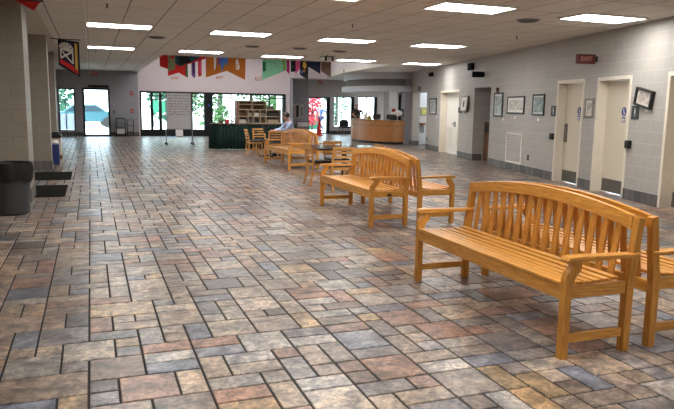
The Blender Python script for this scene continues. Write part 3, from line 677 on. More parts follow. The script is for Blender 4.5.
# ------------------------------------------------------------------ exit signs
def exit_sign(loc, label, w=.30, h=.18, face=WPAPER, rz=0, txt=REDS):
    t = thing('exit_sign', label, 'exit sign', loc, rz)
    m = MB(); m.box(-w / 2, w / 2, -.03, .03, -h / 2, h / 2); m.build('housing', face, t, bevel=.004)
    text_mesh('lettering', 'EXIT', h * .95, txt, t, TT(0, -.033, 0))
    return t
exit_sign((.21, 32.52, 2.88), 'red exit sign above the far left glass door', .3, .2, REDS, txt=WPAPER)
exit_sign((3.84, 32.52, 2.74), 'exit sign on the white wall behind the olive and teal flag', .3, .18)
exit_sign((5.95, 32.52, 2.84), 'exit sign on the white wall behind the orange flag', .3, .18)
exit_sign((7.9, 32.52, 2.86), 'exit sign on the white wall left of the green flag', .3, .18)
exit_sign((12.0, 34.965, 2.86), 'red exit sign above the open glass door behind the cone', .28, .18, REDS, txt=WPAPER)
# red sign on the right wall projecting flag-wise
t = thing('wall_exit_sign', 'dark red exit sign projecting high on the block wall above the restroom doors', 'exit sign'); onwall(t, sY(10.25), 0, 2.50)
m = MB(); m.box(-.03, .03, .03, .40, -.09, .09); m.build('housing', REDD, t, bevel=.004)
m = MB(); m.box(-.05, .05, 0, .03, -.05, .05); m.build('wall_bracket', BLACKM, t)
text_mesh('lettering', 'EXIT', .11, plain('faded_letters', (176, 120, 112), .6), t, Matrix.Translation((-.034, .215, 0)) @ Matrix.Rotation(-PI / 2, 4, 'Z') @ TXT)

# ------------------------------------------------------------------ things on the right wall
def frame_pic(name, label, y0, y1, z0, z1, fm, art, fw=.03, dep=.03, tilt=0, mount=.05, cat='picture'):
    s0, s1 = sY(y0), sY(y1); w = s1 - s0; h = z1 - z0
    t = thing(name, label, cat); t.matrix_world = RW @ Matrix.Translation(((s0 + s1) / 2, 0, (z0 + z1) / 2)) @ Matrix.Rotation(tilt, 4, 'Y')
    m = MB(); a, b = w / 2, h / 2
    m.box(-a, a, 0, dep, -b, -b + fw); m.box(-a, a, 0, dep, b - fw, b); m.box(-a, -a + fw, 0, dep, -b + fw, b - fw); m.box(a - fw, a, 0, dep, -b + fw, b - fw)
    m.build('frame', fm, t, bevel=.003)
    m = MB(); m.box(-a + fw, a - fw, .002, dep * .5, -b + fw, b - fw); m.build('mount_board', MATW, t)
    m = MB(); m.box(-a + fw + mount, a - fw - mount, dep * .5, dep * .55, -b + fw + mount, b - fw - mount); m.build('print', art, t)
    return t
frame_pic('picture_frame', 'grey framed small print between the two restroom doors', 10.20, 10.52, 1.40, 1.76, FRAMEG, ART2, .035, mount=.04)
frame_pic('picture_frame', 'wide black framed picture in the middle of three by the vent', 13.42, 14.48, 1.42, 1.86, FRAMEB, ART2, .04, mount=.06)
frame_pic('picture_frame', 'upright black framed picture right of the wide one', 12.33, 12.95, 1.40, 1.89, FRAMEB, ART3, .04, mount=.03)
frame_pic('picture_frame', 'tall black framed picture nearest the recess', 14.8, 15.42, 1.33, 1.97, FRAMEB, ART1, .045, mount=.04)
frame_pic('picture_frame', 'black framed picture between hallway opening and white double door', 21.05, 21.95, 1.30, 1.90, FRAMEB, ART1, .05, mount=.06)
tp = frame_pic('picture_frame', 'black framed notice hanging crooked between restroom door and next door', 8.33, 8.80, 1.60, 1.90, FRAMEB, ART2, .035, .07, tilt=math.radians(-11), mount=.03)
def wallbox(name, label, cat, y, z, w, h, d, mat, off=0, bevel=.004):
    t = thing(name, label, cat); onwall(t, sY(y), 0, z); m = MB(); m.box(-w / 2, w / 2, .001, d, -h / 2, h / 2); m.build('body', mat, t, bevel=bevel); return t
for y, lb in ((11.88, 'slate restroom sign left of the farther restroom door'), (8.83, 'slate restroom sign right of the nearer restroom door')):
    t = wallbox('restroom_sign', lb, 'restroom sign', y, 1.51, .22, .23, .014, SIGND)
    m = MB(); m.ball((0, .013, .06), .016, sc=(1, .3, 1)); m.bar((0, .012, .04), (0, .012, -.01), .045, .004, (1, 0, 0)); m.bar((-.01, .012, -.01), (-.01, .012, -.07), .014, .004, (1, 0, 0)); m.bar((.01, .012, -.01), (.01, .012, -.07), .014, .004, (1, 0, 0)); m.build('figure', WPAPER, t)
for y, lb in ((11.85, 'small black dispenser left of the farther restroom door'), (8.93, 'small black dispenser right of the nearer restroom door')):
    t = wallbox('wall_dispenser', lb, 'dispenser', y, .96, .15, .14, .06, BLACK, bevel=.015)
    m = MB(); m.box(-.045, .045, .06, .065, -.04, .03); m.build('cover', BLACKM, t)
for y, z, lb in ((8.52, 1.55, 'small white caption card below the crooked frame'), (13.98, 1.33, 'small white caption card below the wide picture'), (12.63, 1.31, 'small white caption card below the upright picture'), (14.75, 1.27, 'small white caption card below the tall picture'), (21.0, 1.22, 'small white caption card below the picture by the hallway')):
    wallbox('caption_card', lb, 'card', y, z, .09, .06, .004, WPAPER, bevel=0)
# louvre vent
t = thing('wall_vent', 'white louvered return air vent low on the block wall', 'vent'); onwall(t, sY(13.94), 0, .57)
m = MB(); a, b = .50, .38
m.box(-a, a, 0, .02, -b, -b + .04); m.box(-a, a, 0, .02, b - .04, b); m.box(-a, -a + .04, 0, .02, -b, b); m.box(a - .04, a, 0, .02, -b, b); m.build('frame', WPAPER, t)
m = MB()
for k in range(17): z = -b + .06 + k * .041; m.bar((-a + .04, .012, z), (a - .04, .012, z), .034, .004, (0, .7, 1))
m.build('louver', WPAPER, t)
for y, z, lb in ((13.06, .40, 'dark wall outlet right of the louvered vent'), (22.2, .38, 'dark wall outlet left of the hallway picture')):
    t = wallbox('wall_outlet', lb, 'outlet', y, z, .09, .13, .012, BLACK); MB().box(-.02, .02, .012, .014, -.04, .04).build('socket', SIGND, t)
t = thing('black_sign', 'black sign box projecting from the wall above the recess', 'sign'); onwall(t, sY(16.3), 0, 2.5)
MB().box(-.03, .03, .02, .36, -.08, .08).build('housing', SATB, t, bevel=.004); MB().box(-.04, .04, 0, .02, -.04, .04).build('wall_bracket', SATB, t)
t = wallbox('camera_box', 'small dark speaker box high on the wall left of the recess', 'speaker', 17.37, 2.78, .36, .2, .1, SATB)
t = wallbox('camera_box', 'small dark speaker box high on the wall above the hallway picture', 'speaker', 21.8, 2.76, .36, .13, .1, SATB)
wallbox('hall_sign', 'small slate sign above the hallway opening', 'sign', 23.6, 2.30, .46, .18, .012, SIGND)
wallbox('thermostat_box', 'small dark grey box beside the white double door', 'thermostat', 18.3, 1.49, .24, .16, .05, SIGND)
t = thing('framed_plaque', 'pale framed plaque leaning off the wall between double door and recess', 'plaque'); t.matrix_world = RW @ Matrix.Translation((sY(17.78), .05, 1.68)) @ Matrix.Rotation(math.radians(6), 4, 'X')
MB().box(-.3, .3, 0, .03, -.24, .24).build('frame', FRAMEG, t, bevel=.004); MB().box(-.25, .25, .03, .034, -.2, .2).build('panel', MATW, t)
m = MB(); m.ball((0, .04, 0), .09, sc=(.7, .1, 1.2)); m.build('emblem', SIGND, t, smooth=True); MB().box(-.1, .1, -.05, 0, -.05, .05).build('bracket', BLACKM, t)
m = MB(); m.ball((0, 0, 0), .045); m.box(-.02, .02, -.06, 0, -.1, 0)
t = thing('red_ornament', 'small dark red ornament on top of the tall picture', 'ornament'); onwall(t, sY(15.15), .04, 1.97)
m = MB(); m.lathe([(.05, 0), (.03, .05), (.045, .1), (.02, .14)], 12); m.build('body', REDD, t, smooth=True)
# cabinet in the recess
t = thing('wooden_cabinet', 'narrow dark wooden cabinet standing inside the wall recess', 'cabinet'); onwall(t, 16.86, -.62, 0)
MB().box(-.64, .64, -.28, .28, .02, 1.1).build('body', CABW, t, bevel=.006); MB().box(-.66, .66, -.29, .30, 1.1, 1.14).build('top', CABW, t, bevel=.004)
for k in (0, 1): MB().box(-.62 + k * .63, -.01 + k * .63, .28, .295, .08, .8).build('door', CABW, t, bevel=.004)
MB().box(-.62, .62, .28, .295, .84, 1.06).build('drawer', BLACK, t, bevel=.004)
# hallway counter, print, handset
t = thing('wall_shelf', 'wooden counter shelf seen through the hallway opening', 'shelf', (13.55, 24.68, 0))
MB().box(-.62, .8, -.22, .22, .84, .91).build('top', DESKTOP, t); m = MB(); m.box(-.5, -.46, -.1, .22, .5, .84); m.build('bracket', OFFW, t); m = MB(); m.box(.6, .64, -.1, .22, .5, .84); m.build('bracket', OFFW, t)
t = thing('picture_frame', 'small framed yellow print on the hallway wall above the shelf', 'picture', (13.17, 24.9, 1.39))
MB().box(-.15, .15, -.03, 0, -.17, .17).build('frame', FRAMEG, t); MB().box(-.11, .11, -.034, -.03, -.13, .13).build('print', plain('art_yellow', (190, 180, 96), .5, var=.4), t)
ceiling_light(13.5, 23.6, 'unseen ceiling light added to brighten the hallway', 2.6); C.objects[-1].parent.scale = (.45, .45, 1)  # unseen light added so the hallway reads bright, scaled down to dim it
t = thing('desk_lamp', 'white wall lamp with black arm at the right end of the reception desk', 'lamp', (12.34, 25.16, 0))
m = MB(); m.ball((-.22, -.02, 1.30), .17, sc=(1.1, .8, .75)); m.build('lamp_shade', WPAPER, t, smooth=True)
m = MB(); m.tube([(-.03, 0, 1.42), (-.09, -.01, 1.36), (-.16, -.02, 1.32)], .03); m.box(-.03, 0, -.06, .06, 1.2, 1.5); m.build('arm', BLACK, t)

# ------------------------------------------------------------------ reception desk (curved)
def arc_pts(pts, n=6):
    """Catmull-Rom through plan points"""
    out = []; P = [Vector(p) for p in pts]
    for i in range(len(P) - 1):
        p0 = P[max(i - 1, 0)]; p1 = P[i]; p2 = P[i + 1]; p3 = P[min(i + 2, len(P) - 1)]
        for k in range(n):
            t = k / n; out.append(.5 * ((2 * p1) + (p2 - p0) * t + (2 * p0 - 5 * p1 + 4 * p2 - p3) * t * t + (3 * p1 - p0 - 3 * p2 + p3) * t ** 3))
    out.append(P[-1]); return out
def offset(pts, d):
    o = []
    for i, p in enumerate(pts):
        t = (pts[min(i + 1, len(pts) - 1)] - pts[max(i - 1, 0)]).normalized(); o.append(p + Vector((-t.y, t.x)) * d)
    return o
def strip(m, pts, d0, d1, z0, z1, mi=0):
    a = offset(pts, d0); b = offset(pts, d1); n = len(pts); vs = []
    for i in range(n): vs += [(a[i].x, a[i].y, z0), (b[i].x, b[i].y, z0), (b[i].x, b[i].y, z1), (a[i].x, a[i].y, z1)]
    fs = []
    for i in range(n - 1):
        for k in range(4): fs.append((i * 4 + (k + 1) % 4, i * 4 + k, (i + 1) * 4 + k, (i + 1) * 4 + (k + 1) % 4))
    fs += [(0, 1, 2, 3), ((n - 1) * 4 + 3, (n - 1) * 4 + 2, (n - 1) * 4 + 1, (n - 1) * 4)]
    m.add(vs, fs, mi)
DP = arc_pts([(12.33, 24.98), (11.85, 24.98), (11.45, 25.45), (11.16, 26.2), (11.05, 27.1), (11.22, 28.2), (11.75, 29.5)])
# travelling from right end towards the back-left; inside (staff side) is to the right-hand => negative offset sign test
t = thing('reception_desk', 'long curved wooden reception desk at the far right', 'reception desk')
sg = 1 if (offset(DP, 1)[len(DP) // 2].x > DP[len(DP) // 2].x) else -1
m = MB(); strip(m, DP, .04 * sg, .5 * sg, 0, .1); m.build('kick_plate', BLACKM, t)
m = MB(); strip(m, DP, 0, .55 * sg, .1, .76); m.build('front_panel', DESKW, t)
m = MB(); strip(m, DP, -.02 * sg, .55 * sg, .775, .96); m.build('upper_panel', DESKW, t)
m = MB(); strip(m, DP, .01 * sg, .5 * sg, .76, .775); m.build('shadow_gap', BLACKM, t)
m = MB(); strip(m, DP, -.05 * sg, .6 * sg, .96, 1.0); m.build('counter_top', DESKTOP, t)
# soffit over the desk
SP = arc_pts([(12.9, 24.98), (12.0, 25.0), (11.35, 25.5), (10.98, 26.5), (10.86, 27.6), (11.05, 28.8), (11.7, 30.0), (12.8, 31.0)])
sg2 = 1 if (offset(SP, 1)[len(SP) // 2].x > SP[len(SP) // 2].x) else -1
m = MB(); strip(m, SP, 0, .25 * sg2, 2.72, HC); st(m.build('trim_2', SOFF))
m = MB(); strip(m, SP, .12 * sg2, .3 * sg2, 2.43, 2.72); st(m.build('trim_3', SOFFD))
m = MB(); strip(m, SP, -.1 * sg2, .35 * sg2, 2.2, 2.43); st(m.build('trim_4', SOFF))
# items on the desk
def desk_at(i, d): p = offset(DP, d * sg)[i]; return p
for x, y, lb, mt, sx in ((11.95, 25.45, 'black monitor at the right end of the reception desk', BLACK, .42), (11.62, 26.25, 'low black monitor in the middle of the reception desk', BLACK, .34)):
    t = thing('computer_monitor', lb, 'monitor', (x, y, 1.0), math.radians(-20))
    MB().box(-.1, .1, -.07, .07, 0, .012).build('base', BLACK, t); MB().box(-.02, .02, .0, .02, .01, .1).build('stand', BLACK, t); MB().box(-sx / 2, sx / 2, -.02, .0, .03, .24).build('screen', BLACK, t, bevel=.004)
t = thing('display_stand', 'small red and white countertop display stand by the wall lamp', 'display stand', (12.12, 25.62, 1.0))
MB().box(-.13, .13, -.08, .08, 0, .16).build('holder', BLACK, t); MB().box(-.12, .12, -.02, .0, .16, .34).build('card', WPAPER, t); m = MB(); m.ball((0, -.01, .42), .1, sc=(1, .3, .8)); m.build('topper', REDS, t, smooth=True)
t = thing('tissue_box', 'small yellow box on the reception desk', 'box', (11.55, 26.9, 1.0)); MB().box(-.09, .09, -.08, .08, 0, .13).build('carton', plain('yellow_card', (206, 200, 96), .7), t); m = MB(); m.ball((0, 0, .15), .06, sc=(1, .7, .7)); m.build('tissue', WPAPER, t, smooth=True)
t = thing('paper_stack', 'white papers in a stand on the reception desk by the standing man', 'papers', (11.55, 27.45, 1.0)); MB().box(-.14, .14, -.1, .1, 0, .03).build('tray', GREYM, t); m = MB(); m.bar((-.0, 0, .03), (.04, .0, .26), .24, .012, (0, 1, 0)); m.bar((.06, 0, .03), (.1, .0, .3), .2, .01, (0, 1, 0)); m.build('sheets', WPAPER, t)
t = thing('small_plant', 'tiny green plant at the left end of the reception desk', 'plant', (11.9, 29.1, 1.0)); MB().lathe([(.04, 0), (.055, .09)], 12).build('pot', BLACKM, t)
m = MB()
for k in range(14):
    a = k * 2.4; m.bar((0, 0, .08), (.07 * math.cos(a), .07 * math.sin(a), .2 + .03 * math.sin(k)), .02, .003, (math.sin(a), -math.cos(a), 0))
m.build('leaves', LEAF, t)

# ------------------------------------------------------------------ back wall glazing
def glazed(name, x0, x1, z0, z1, y, bars=(), hbars=(), fw=.06, par=None, frost=None):
    p = bpy.data.objects.new(name, None); C.objects.link(p); p.location = ((x0 + x1) / 2, y, 0); p['kind'] = 'structure'; cx = (x0 + x1) / 2
    m = MB(); m.box(x0 - cx, x1 - cx, -.05, .05, z1 - fw, z1); m.box(x0 - cx, x1 - cx, -.05, .05, z0, z0 + fw * .8); m.box(x0 - cx, x0 - cx + fw, -.05, .05, z0 + fw * .8, z1 - fw); m.box(x1 - cx - fw, x1 - cx, -.05, .05, z0 + fw * .8, z1 - fw)
    for b in bars: m.box(b[0] - b[1] / 2 - cx, b[0] + b[1] / 2 - cx, -.05, .05, z0 + fw * .8, z1 - fw)
    for b in hbars: m.box(x0 - cx + fw, x1 - cx - fw, -.045, .045, b[0] - b[1] / 2, b[0] + b[1] / 2)
    m.build('window_frame', DARKF, p)
    m = MB(); m.box(x0 - cx + fw, x1 - cx - fw, -.004, .004, z0 + fw * .8, z1 - fw); m.build('pane', GLASS, p)
    if frost:
        m = MB(); m.box(x0 - cx + fw, x1 - cx - fw, -.012, -.006, frost[0], frost[1]); m.build('frosted_film', FROST, p)
    return p
glazed('window_1', -1.36, -.66, .23, 2.16, YB + .1, bars=((-1.05, .03),), fw=.05, frost=(.28, 1.02))
# left single glass door, nearly clear
glazed('door_5', -.33, .86, 0, 2.2, YB + .1, fw=.09)
t = thing('door_closer', 'long black door operator bar above the far left glass door', 'door operator', (.38, YB - .07, 2.27)); MB().box(-.45, .45, -.08, .06, -.06, .06).build('cover', BLACKM, t, bevel=.01)
m = MB(); m.bar((-.2, -.06, -.06), (.25, -.02, -.14), .03, .02); m.build('arm', BLACKM, t)
bars = [(2.74, .12), (3.14, .14), (3.62, .06), (4.62, .10), (4.78, .04), (5.42, .42), (6.55, .05), (7.56, .07), (8.5, .07), (9.22, .05)]
gz = glazed('window_2', OPX0 + .06, 9.36, 0, 2.12, YB + .1, bars=bars, hbars=((.16, .3), (1.9, .04)), fw=.09)
for i, (x0, x1) in enumerate(((2.82, 3.06), (4.05, 4.56))): pass
m = MB()
for x in (2.80, 3.05, 4.70, 5.18):
    m.tube([(x, -.06, .95), (x, -.1, .97), (x, -.1, 1.25), (x, -.06, 1.27)], .014, 8)
for v in range(len(m.v)): m.v[v] = (m.v[v][0] - (OPX0 + .06 + 9.36) / 2, m.v[v][1], m.v[v][2])
m.build('pull_handle', CHROME, gz)
m = MB(); m.box(5.40 - 5.775, 5.52 - 5.775, -.058, -.052, 1.42, 1.55); m.build('blue_sticker', SIGNB, gz)
glazed('door_6', 11.31, 12.62, 0, 2.06, 35.1, fw=.07, bars=((12.5, .14),))
glazed('window_3', 12.84, 14.09, .40, 2.09, 35.1, fw=.05, bars=((13.98, .12),))
glazed('window_4', 14.3, 15.51, .72, 2.12, 35.1, fw=.05, bars=((15.42, .14), (14.86, .02)), hbars=((1.45, .02),))
# baseboards at the back
m = MB(); m.box(XL, -.33, YB - .014, YB, 0, .18); m.box(.86, OPX0 + .05, YB - .014, YB, 0, .18); st(m.build('baseboard_back', BASEM))
m = MB(); m.box(9.86, 11.31, 34.88, 34.9, 0, .18); m.box(12.62, 16, 34.98, 35.0, 0, .18); st(m.build('baseboard_office', BASEM))

# back-left small things
t = thing('newspaper_rack', 'metal rack with green top against the far wall right of the glass door', 'rack', (1.29, 32.3, 0))
m = MB()
for x in (-.2, .2):
    for y in (-.15, .15): m.tube([(x, y, 0), (x, y, .8)], .014, 6)
m.box(-.2, .2, -.15, .15, .4, .42); m.box(-.2, .2, -.15, .15, .1, .12); m.build('frame', BLACKM, t)
MB().box(-.22, .22, -.17, .17, .8, .84).build('top', LEAF2, t); MB().box(-.17, .17, -.13, .13, .12, .32).build('papers', WPAPER, t)
t = thing('wire_stand', 'thin black wire stand right of the green topped rack', 'stand', (1.72, 32.3, 0))
m = MB()
for x in (-.14, .14):
    for y in (-.12, .12): m.tube([(x, y, 0), (x, y, .76)], .012, 6)
for z in (.2, .5, .76): m.tube([(-.14, -.12, z), (.14, -.12, z), (.14, .12, z), (-.14, .12, z), (-.14, -.12, z)], .01, 6)
m.build('frame', BLACKM, t)
for z, lb in ((2.0, 'small red alarm unit high on the grey far wall'), (1.18, 'small red pull station low on the grey far wall')):
    t = thing('fire_alarm', lb, 'fire alarm', (1.84, YB, z)); MB().box(-.07, .07, -.05, 0, -.09, .09).build('housing', REDS, t, bevel=.006); MB().box(-.03, .03, -.056, -.05, -.03, .03).build('lens', WPAPER, t)
t = thing('card_reader', 'small pale wall unit right of the far left glass door', 'wall unit', (1.02, YB, 1.1)); MB().box(-.06, .06, -.03, 0, -.09, .09).build('housing', GREYM, t, bevel=.005); MB().box(-.03, .03, -.034, -.03, 0, .05).build('keypad', BLACK, t)
o = MB().box(-.3, .85, 31.75, 32.5, .001, .012).build('door_mat', plain('blue_mat', (46, 60, 92), .9)); tag(o, 'dark blue door mat inside the far left glass door', 'door mat')
o = MB().box(3.15, 3.72, 31.8, 32.4, .001, .012).build('door_mat', plain('light_blue_mat', (104, 140, 178), .9)); tag(o, 'light blue door mat inside the entry doors behind the whiteboard', 'door mat')
t = thing('floor_notice', 'low white notice board standing on the floor behind the whiteboard', 'notice board', (3.92, 31.9, 0)); m = MB(); m.bar((0, 0, .03), (0, .08, .34), .34, .02, (1, 0, 0)); m.build('panel', WPAPER, t); m = MB(); m.bar((0, .16, 0), (0, .08, .34), .05, .01, (1, 0, 0)); m.build('prop', GREYM, t); 

# ------------------------------------------------------------------ rolling whiteboard
t = thing('rolling_whiteboard', 'rolling whiteboard covered with handwriting in front of the entry doors', 'whiteboard', (3.12, 25.6, 0), 0)
m = MB(); m.box(-.41, .45, -.015, .015, .60, 1.92); bd = m.build('board', WHITEB, t, bevel=.004)
m = MB(); m.box(-.42, .46, -.02, .02, 1.92, 1.95); m.box(-.42, .46, -.02, .02, .57, .60); m.box(-.44, -.41, -.02, .02, .57, 1.95); m.box(.45, .48, -.02, .02, .57, 1.95); m.build('frame', GREYM, t)
for x in (-.47, .51):
    m = MB(); m.box(x - .015, x + .015, -.02, .02, .08, 1.86 if x < 0 else 1.3); m.box(x - .018, x + .018, -.3, .3, .07, .1); m.build('post', GREYM, t)
    for y in (-.27, .27):
        m = MB(); m.lathe([(.03, 0), (.035, .02), (.035, .05), (.02, .07)], 12, c=(x, y)); m.build('caster', BLACK, t)
m = MB(); random.seed(3)
for r in range(8):
    z = 1.84 - r * .10; x = -.36
    while x < .40:
        n = random.randint(3, 7); pts = []
        for k in range(n * 3):
            pts.append((x, -.0175, z + random.uniform(-.032, .032))); x += .011
            if x > .42: break
        if len(pts) > 2: m.tube(pts, .006, 4)
        x += .022
m.build('handwriting', INK, bd)
m = MB(); m.box(-.4, .44, -.07, -.02, .585, .6); m.build('marker_tray', GREYM, t)

# ------------------------------------------------------------------ skirted tables and sorter
t = thing('skirted_table', 'long display table with a dark green pleated skirt', 'table', (0, 0, 0))
def skirt(m, path, z0, z1, amp=.02, per=.13):
    pts = []; acc = 0
    for i in range(len(path) - 1):
        a = Vector(path[i]); b = Vector(path[i + 1]); L = (b - a).length; n = max(2, int(L / (per / 6))); d = (b - a) / L; nr = Vector((d.y, -d.x))
        for k in range(n + (1 if i == len(path) - 2 else 0)):
            s = L * k / n; ph = (acc + s) / per * 2 * PI; pts.append((a + d * s, nr, ph))
        acc += L
    vs = []; fs = []; n = len(pts)
    for z, am in ((z1, .2), (z1 - .25, .8), (z0, 1.25)):
        for p, nr, ph in pts: q = p + nr * (amp * am * (1 + math.sin(ph + .5 * math.sin(ph * .37)))); vs.append((q.x, q.y, z))
    for r in range(2):
        for i in range(n - 1): fs.append((r * n + i, (r + 1) * n + i, (r + 1) * n + i + 1, r * n + i + 1))
    m.add(vs, fs)
m = MB(); skirt(m, [(4.0, 23.5), (3.86, 23.05), (4.1, 22.72), (6.9, 22.72), (6.9, 23.5)], .01, .86); sk = m.build('table_skirt', GREENC, t, smooth=True)
s_ = sk.modifiers.new('cloth', 'SOLIDIFY'); s_.thickness = .004; s_.offset = -1
m = MB(); m.prism([(3.84, 23.04), (4.09, 22.68), (6.94, 22.68), (6.94, 23.55), (3.98, 23.55)], .86, .885, 'z'); m.build('tabletop', plain('table_cloth_top', (96, 84, 74), .8), t)
m = MB()
for x, y in ((4.2, 22.85), (6.8, 22.85), (4.2, 23.4), (6.8, 23.4)): m.tube([(x, y, 0), (x, y, .86)], .02, 8)
m.build('leg', GREYM, t)
t = thing('pigeonhole_sorter', 'stepped wooden pigeonhole shelf unit standing on the green skirted table', 'shelf unit', (4.86, 22.95, .885))
m = MB()
W1, W2, H1, H2, Dp = 1.02, 1.54, .80, .50, .36; tk = .025
m.box(0, W2, 0, Dp, 0, tk); m.box(0, W2, 0, Dp, .235, .235 + tk); m.box(0, W2, 0, Dp, H2 - tk, H2); m.box(0, W1, 0, Dp, .66, .66 + tk); m.box(-.04, W1, 0, Dp, H1 - tk, H1)
for x in (0, .335, .54, .78, W1 - tk): m.box(x, x + tk, .002, Dp, tk, H2)
m.box(W2 - tk, W2, 0, Dp, tk, H2)
for x in (0, .5, W1 - tk): m.box(x, x + tk, .002, Dp, H2, H1)
m.build('carcass', CUBW, t); m = MB(); m.box(-.04, W2, Dp, Dp + .012, 0, H2); m.box(-.04, W1, Dp, Dp + .012, H2, H1); m.build('back_panel', CABW, t)
m = MB(); m.box(-.06, .0, -.01, Dp + .01, 0, H1 + .02); m.build('side_panel', wood('sorter_side', (118, 72, 44), (150, 98, 64), .5), t)
random.seed(5); slots = [(.03, .31), (.36, .52), (.57, .76), (.81, .98), (1.05, 1.5)]
for r, z in enumerate((.03, .265)):
    for k, (a, b) in enumerate(slots):
        col = [WPAPER, CABW, FRAMEG, CUBW, SIGND][(k * 2 + r) % 5]
        rowname = 'lower' if r == 0 else 'upper'; nth = ['first', 'second', 'third', 'fourth', 'last'][k]
        o = thing('leaflet_stack', 'stack of leaflets in the %s pigeonhole of the %s row' % (nth, rowname), 'leaflets', (4.86 + (a + b) / 2, 23.12, .885 + z), 0, 'leaflet stacks in the sorter')
        m = MB(); w = (b - a) * .42
        for q in range(4): m.box(-w, w, -.1, .1, q * .03, q * .03 + .024)
        m.build('sheets', col, o)
for x, y, w, h, c, lb in ((4.25, 23.0, .14, .09, 'brown', 'small brown box at the left end of the skirted table'), (4.48, 23.05, .12, .13, 'rose', 'small reddish box on the skirted table'), (4.66, 22.95, .06, .12, 'white', 'small white card standing left of the sorter'), (6.05, 23.1, .22, .10, 'brown', 'brown folder stack on the low end of the sorter')):
    z = .885 if lb[:5] != 'brown' else .885 + .503
    o = thing('small_box', lb, 'box', (x, y, z)); m = MB(); m.box(-w / 2, w / 2, -w / 3, w / 3, 0, h); m.build('carton', FL[c], o, bevel=.004); m = MB(); m.box(-w / 2 - .004, w / 2 + .004, -w / 3 - .004, w / 3 + .004, h * .7, h + .003); m.build('lid', FL[c], o)

# posters and rack on the alcove wall
for k, (x, zb, zt, mt) in enumerate(((10.42, .80, 1.64, ART1), (10.67, .86, 1.68, ART3), (10.92, .92, 1.62, ART1))):
    t = thing('wall_poster', ['leftmost', 'middle', 'rightmost'][k] + ' of three black and white posters behind the seated man', 'poster', (x, 34.9, (zb + zt) / 2), 0, 'posters left of the open glass door')
    MB().box(-.11, .11, -.012, 0, -(zt - zb) / 2, (zt - zb) / 2).build('sheet', MATW, t); MB().box(-.07, .07, -.016, -.012, -(zt - zb) / 2 + .06, (zt - zb) / 2 - .1).build('print', FRAMEB if k == 1 else mt, t)
t = thing('brochure_rack', 'dark wire brochure rack left of the open glass door', 'rack', (10.9, 34.6, 0))
m = MB()
for x in (-.35, -.12, .12, .35): m.tube([(x, 0, 0), (x, 0, .72)], .014, 6)
for z in (.15, .4, .7): m.tube([(-.35, 0, z), (.35, 0, z)], .012, 6); 
for x in (-.35, .35): m.tube([(x, 0, .02), (x, .22, .02)], .014, 6)
m.build('frame', BLACKM, t)
m = MB(); m.box(-.3, .3, -.03, -.01, .42, .66); m.build('brochures', WPAPER, t)

# cone and waiting chair
t = thing('traffic_cone', 'red traffic cone standing in front of the open glass door', 'traffic cone', (11.37, 33.2, 0)); MB().box(-.19, .19, -.19, .19, 0, .04).build('base', ORANGEC, t, bevel=.01); MB().lathe([(.15, .04), (.1, .4), (.035, .95), (.02, .97)], 24).build('cone_body', ORANGEC, t, smooth=True)
t = thing('waiting_chair', 'black armchair by the window left of the reception desk', 'chair', (13.25, 34.2, 0))
m = MB(); m.box(-.25, .25, -.25, .22, .38, .46); m.build('seat', CUSH, t, bevel=.02)
m = MB(); m.prism([(-.26, .5), (-.2, .44), (.2, .44), (.26, .5), (.27, .68), (.2, .8), (.1, .83), (-.1, .83), (-.2, .8), (-.27, .68)], .2, .26, 'y'); m.build('backrest', CUSH, t, bevel=.015)
for x in (-.26, .26):
    for y in (-.22, .22): MB().tube([(x, y, 0), (x, y, .6 if y < 0 else .5)], .014, 8).build('leg', BLACKM, t)
    MB().box(x - .025, x + .025, -.24, .22, .6, .63).build('armrest', BLACK, t)

